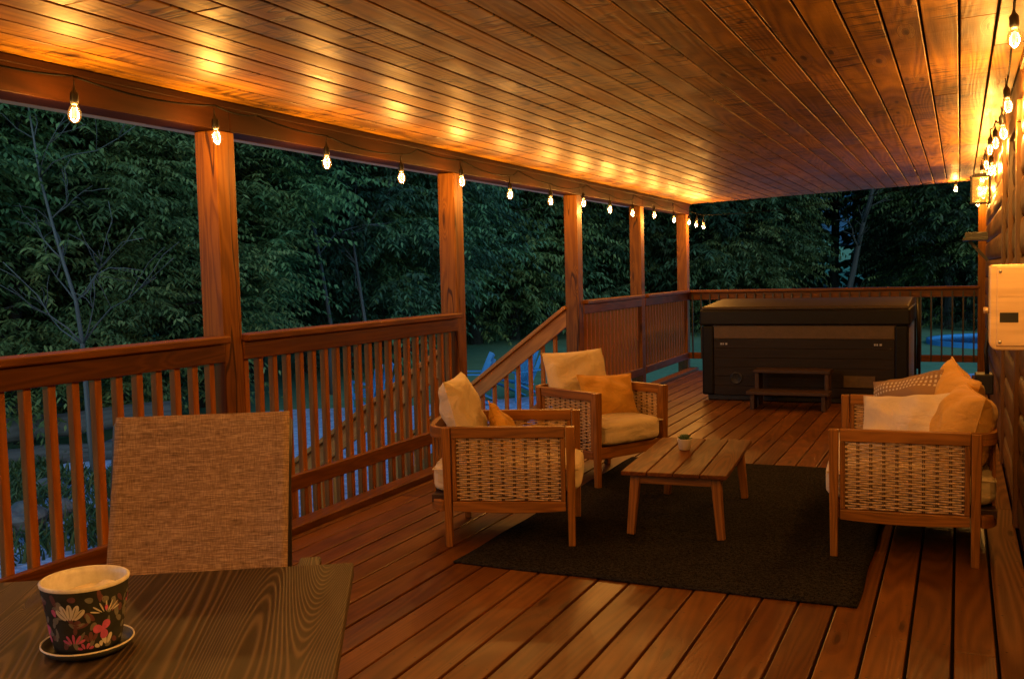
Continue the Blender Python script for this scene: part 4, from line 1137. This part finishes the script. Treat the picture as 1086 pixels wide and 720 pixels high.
for i in range(7):
    r = np.random.default_rng(100+i)
    mat = M[('leafdark','leaf','leaf','leafpale','leafdark','leaf','leafdark')[i]]
    cm = crown_mesh('crown', 3.0+.3*r.random(), 3.0+.3*r.random(), (.3 if i != 5 else 3.3), 9.5+r.random()*2, 330, mat, r, size=1.1, n_rach=8, n_leaf=9, ll=(.20,.23,.16,.20,.25,.18,.21)[i], lw=(.052,.062,.042,.050,.066,.048,.054)[i])
    tmb = trunk_mesh('trunk', 8.0, .16, None, r)
    VAR.append((cm, tmb))
TRUNK = []
def tree(x, y, z, s, var, label, group, rz=None, pale=False):
    cm, tmb = VAR[var]
    t = empty('tree', (x, y, z), random.uniform(0, 6.28) if rz is None else rz, label, 'tree', group); t.scale = (s, s, s*random.uniform(.9, 1.1)*(1.0 if math.hypot(x, y) < 27 else 1.25))
    key = (var, pale)
    found = next((m_ for k_, m_ in TRUNK if k_ == key), None)
    if found is None:
        o = tmb.build('trunk', M['palebark' if pale else 'bark'], t); TRUNK.append((key, o.data))
    else:
        o = bpy.data.objects.new('trunk', found); COL.objects.link(o); o.parent = t
    c = bpy.data.objects.new('crown', cm); COL.objects.link(c); c.parent = t
    return t
def gz(x, y):
    dd = math.hypot(x, y); az = math.atan2(-x, y); h = 0
    if dd > 46: h = (dd-46)*(.10+.10*max(0, math.sin(az*1.2)))*max(0, min(1, (az+.02)/.25))
    return GZ + min(h, 22)
def atpx(px, dist):
    """ground point at a bearing (given as photo column) and a distance"""
    dd = fw + rt*((px-543)/f); v = Vector((dd.x, dd.y)).normalized()*dist
    return v.x, v.y
rr_ = random.Random(3)
# (column, distance, size, variant)
zones = [
 ('leafy tree in the thicket left of the first post', 'trees left of the first post', [(-140,19,1.0,1),(-60,22,1.1,0),(20,19.5,.95,3),(70,24,1.15,1),(125,21,1.0,3),(175,25,1.2,0),(215,23,1.05,1),(-20,29,1.4,4),(100,31,1.5,0),(-110,31,1.4,6)]),
 ('dark leafy tree between the first and second posts', 'trees between the first two posts', [(270,28,1.2,4),(325,30,1.2,1),(375,29,1.15,6),(425,31,1.3,0),(300,38,1.7,4),(400,40,1.7,6),(436,37,1.3,1)]),
 ('leafy tree beyond the stair opening between the second and third posts', 'trees beyond the stair opening', [(505,40,1.5,3),(545,42,1.5,1),(585,41,1.5,6),(520,50,1.9,0),(575,52,2.0,4)]),
 ('dark tree behind the far left railing sections', 'trees behind the far left railing', [(625,43,1.5,1),(655,45,1.5,6),(700,44,1.5,4),(735,47,1.6,6),(640,56,2.0,0),(710,58,2.1,4)]),
 ('leafy tree beyond the hot tub at the end of the deck', 'trees beyond the hot tub', [(775,44,1.5,4),(768,43,1.25,3),(768,56,1.9,0),(885,52,1.5,5),(1005,46,1.2,6),(1025,48,1.5,3),(1040,46,1.5,1),(1085,48,1.6,1),(1045,60,2.0,4),(1060,60,2.0,6),(1130,50,1.6,1),(1180,52,1.7,0)]),
]
for lab, grp, lst in zones:
    for (px, dist, s, v) in lst:
        x, y = atpx(px, dist); tree(x, y, gz(x, y)-.1, s, v, lab, grp)
# pale slender trees standing clear of the thicket
def slender(px, dist, h, label, seed, nbr=9, r0_=.07, bark=None):
    bark = bark or M['palebark']
    r = np.random.default_rng(seed); x, y = atpx(px, dist); mb = MB()
    t = empty('bare_tree', (x, y, gz(x, y)), 0, label, 'bare tree', 'pale bare trees in front of the foliage')
    pts = [Vector((0,0,0))]; dv = Vector((0,0,1))
    for k in range(10): 
        dv = (dv + Vector((r.normal(0,.08), r.normal(0,.08), 0))).normalized(); pts.append(pts[-1] + dv*h/10)
    mb.tube(pts, [r0_*(1-.08*k) for k in range(11)], 8); pass
    for _ in range(nbr):
        k = int(r.integers(3, 10)); a = r.uniform(0, 6.28); q = [pts[k]]; dv = Vector((math.cos(a)*.8, math.sin(a)*.8, r.uniform(.4,1.0))).normalized(); L = r.uniform(.8, 2.0)
        for j in range(5):
            q.append(q[-1] + dv*L/5); dv = (dv + Vector(r.normal(0, .22, 3))).normalized()
        rr = r0_*(.42-.02*k); mb.tube(q, [max(.006, rr*(1-.17*j)) for j in range(6)], 6)
        for b in range(3):
            j = int(r.integers(2, 5)); a2 = r.uniform(0, 6.28); d2 = (dv + Vector((math.cos(a2), math.sin(a2), .3))*.8).normalized(); q2 = [q[j]]
            for _k in range(3): q2.append(q2[-1]+d2*L*.16); d2 = (d2+Vector(r.normal(0,.25,3))).normalized()
            mb.tube(q2, [max(.005, rr*.5*(1-.25*z_)) for z_ in range(4)], 5)
    mb.build('trunk', bark, t)
slender(92, 15.5, 6.5, 'pale bare tree with forked branches left of the first post', 41, 18, .042)
slender(350, 24, 8.5, 'pale thin tree trunk right of the first post', 42, 10, .06)
slender(388, 25, 8.0, 'pale thin leaning trunk midway between the first two posts', 43, 10, .055)
slender(893, 40, 9, 'dark forked trunk against the gap of blue sky beyond the hot tub', 44, 8, .14, M['bark'])

# added far ridge closing the tree gap, distance haze put into its blue colour
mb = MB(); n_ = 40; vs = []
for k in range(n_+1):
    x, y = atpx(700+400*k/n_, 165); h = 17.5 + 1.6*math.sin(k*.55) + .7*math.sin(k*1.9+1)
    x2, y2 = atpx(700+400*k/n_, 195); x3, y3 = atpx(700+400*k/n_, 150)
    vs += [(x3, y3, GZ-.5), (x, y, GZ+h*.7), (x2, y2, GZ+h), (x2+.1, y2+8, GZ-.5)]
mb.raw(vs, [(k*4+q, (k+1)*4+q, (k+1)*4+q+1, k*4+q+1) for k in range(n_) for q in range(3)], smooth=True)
tag(mb.build('haze_ridge', M['ridge']), kind='structure')
# the wood behind: one mass
r = np.random.default_rng(77); C_ = []; O_ = []
for _ in range(7000):
    px = r.uniform(-260, 1250); dist = r.uniform(50, 74)
    if 855 < px < 918 and r.random() < .97: continue
    x, y = atpx(px, dist); zt = 26 if px < 760 else 20
    z = r.uniform(0, 1)**1.1*zt
    C_.append((x, y, gz(x, y)*1.0 + z)); O_.append((-x/dist, -y/dist, .1))
V, F, T = sprays(np.array(C_), np.array(O_), 1.9, 5, 5, .85, .40, r)
me = mesh_np('far_wood', V, F, T, [M['leafdark']]); o = bpy.data.objects.new('far_woods', me); COL.objects.link(o); tag(o, 'dark mass of woods behind the nearer trees', 'woods', kind='stuff')
# weeds at the edge of the yard
r = np.random.default_rng(78); C_ = []; O_ = []
for _ in range(300):
    px = r.uniform(-120, 130); dist = r.uniform(11.0, 17.5); x, y = atpx(px, dist)
    if (x+11.6)**2+(y-12.4)**2 < 4: continue
    C_.append((x, y, GZ+.02)); O_.append((0, 0, 1))
C_ = np.array(C_)
n_ = 14; P_ = np.repeat(C_, n_, 0) + r.normal(0, .12, (len(C_)*n_, 3))*np.array([1,1,0])
a = r.uniform(0, 6.28, len(P_)); h = r.uniform(.06, .22, len(P_)); ln = r.uniform(.05, .2, len(P_)); wd = r.uniform(.008, .02, len(P_))
dx = np.stack([np.cos(a), np.sin(a), a*0], 1); sx2 = np.stack([-np.sin(a), np.cos(a), a*0], 1); zz = np.array([0,0,1.])
Q = np.stack([P_-sx2*wd[:,None], P_+sx2*wd[:,None], P_+dx*(ln*.5)[:,None]+zz*(h*.7)[:,None]+sx2*(wd*.6)[:,None], P_+dx*ln[:,None]+zz*h[:,None]], 1).reshape(-1, 3)
me = mesh_np('weeds', Q, np.arange(len(Q)).reshape(-1, 4), r.uniform(0, 1, len(P_)), [M['grassblade']])
o = bpy.data.objects.new('weeds', me); COL.objects.link(o); tag(o, 'rough grass and weeds round the fallen logs', 'weeds', kind='stuff')
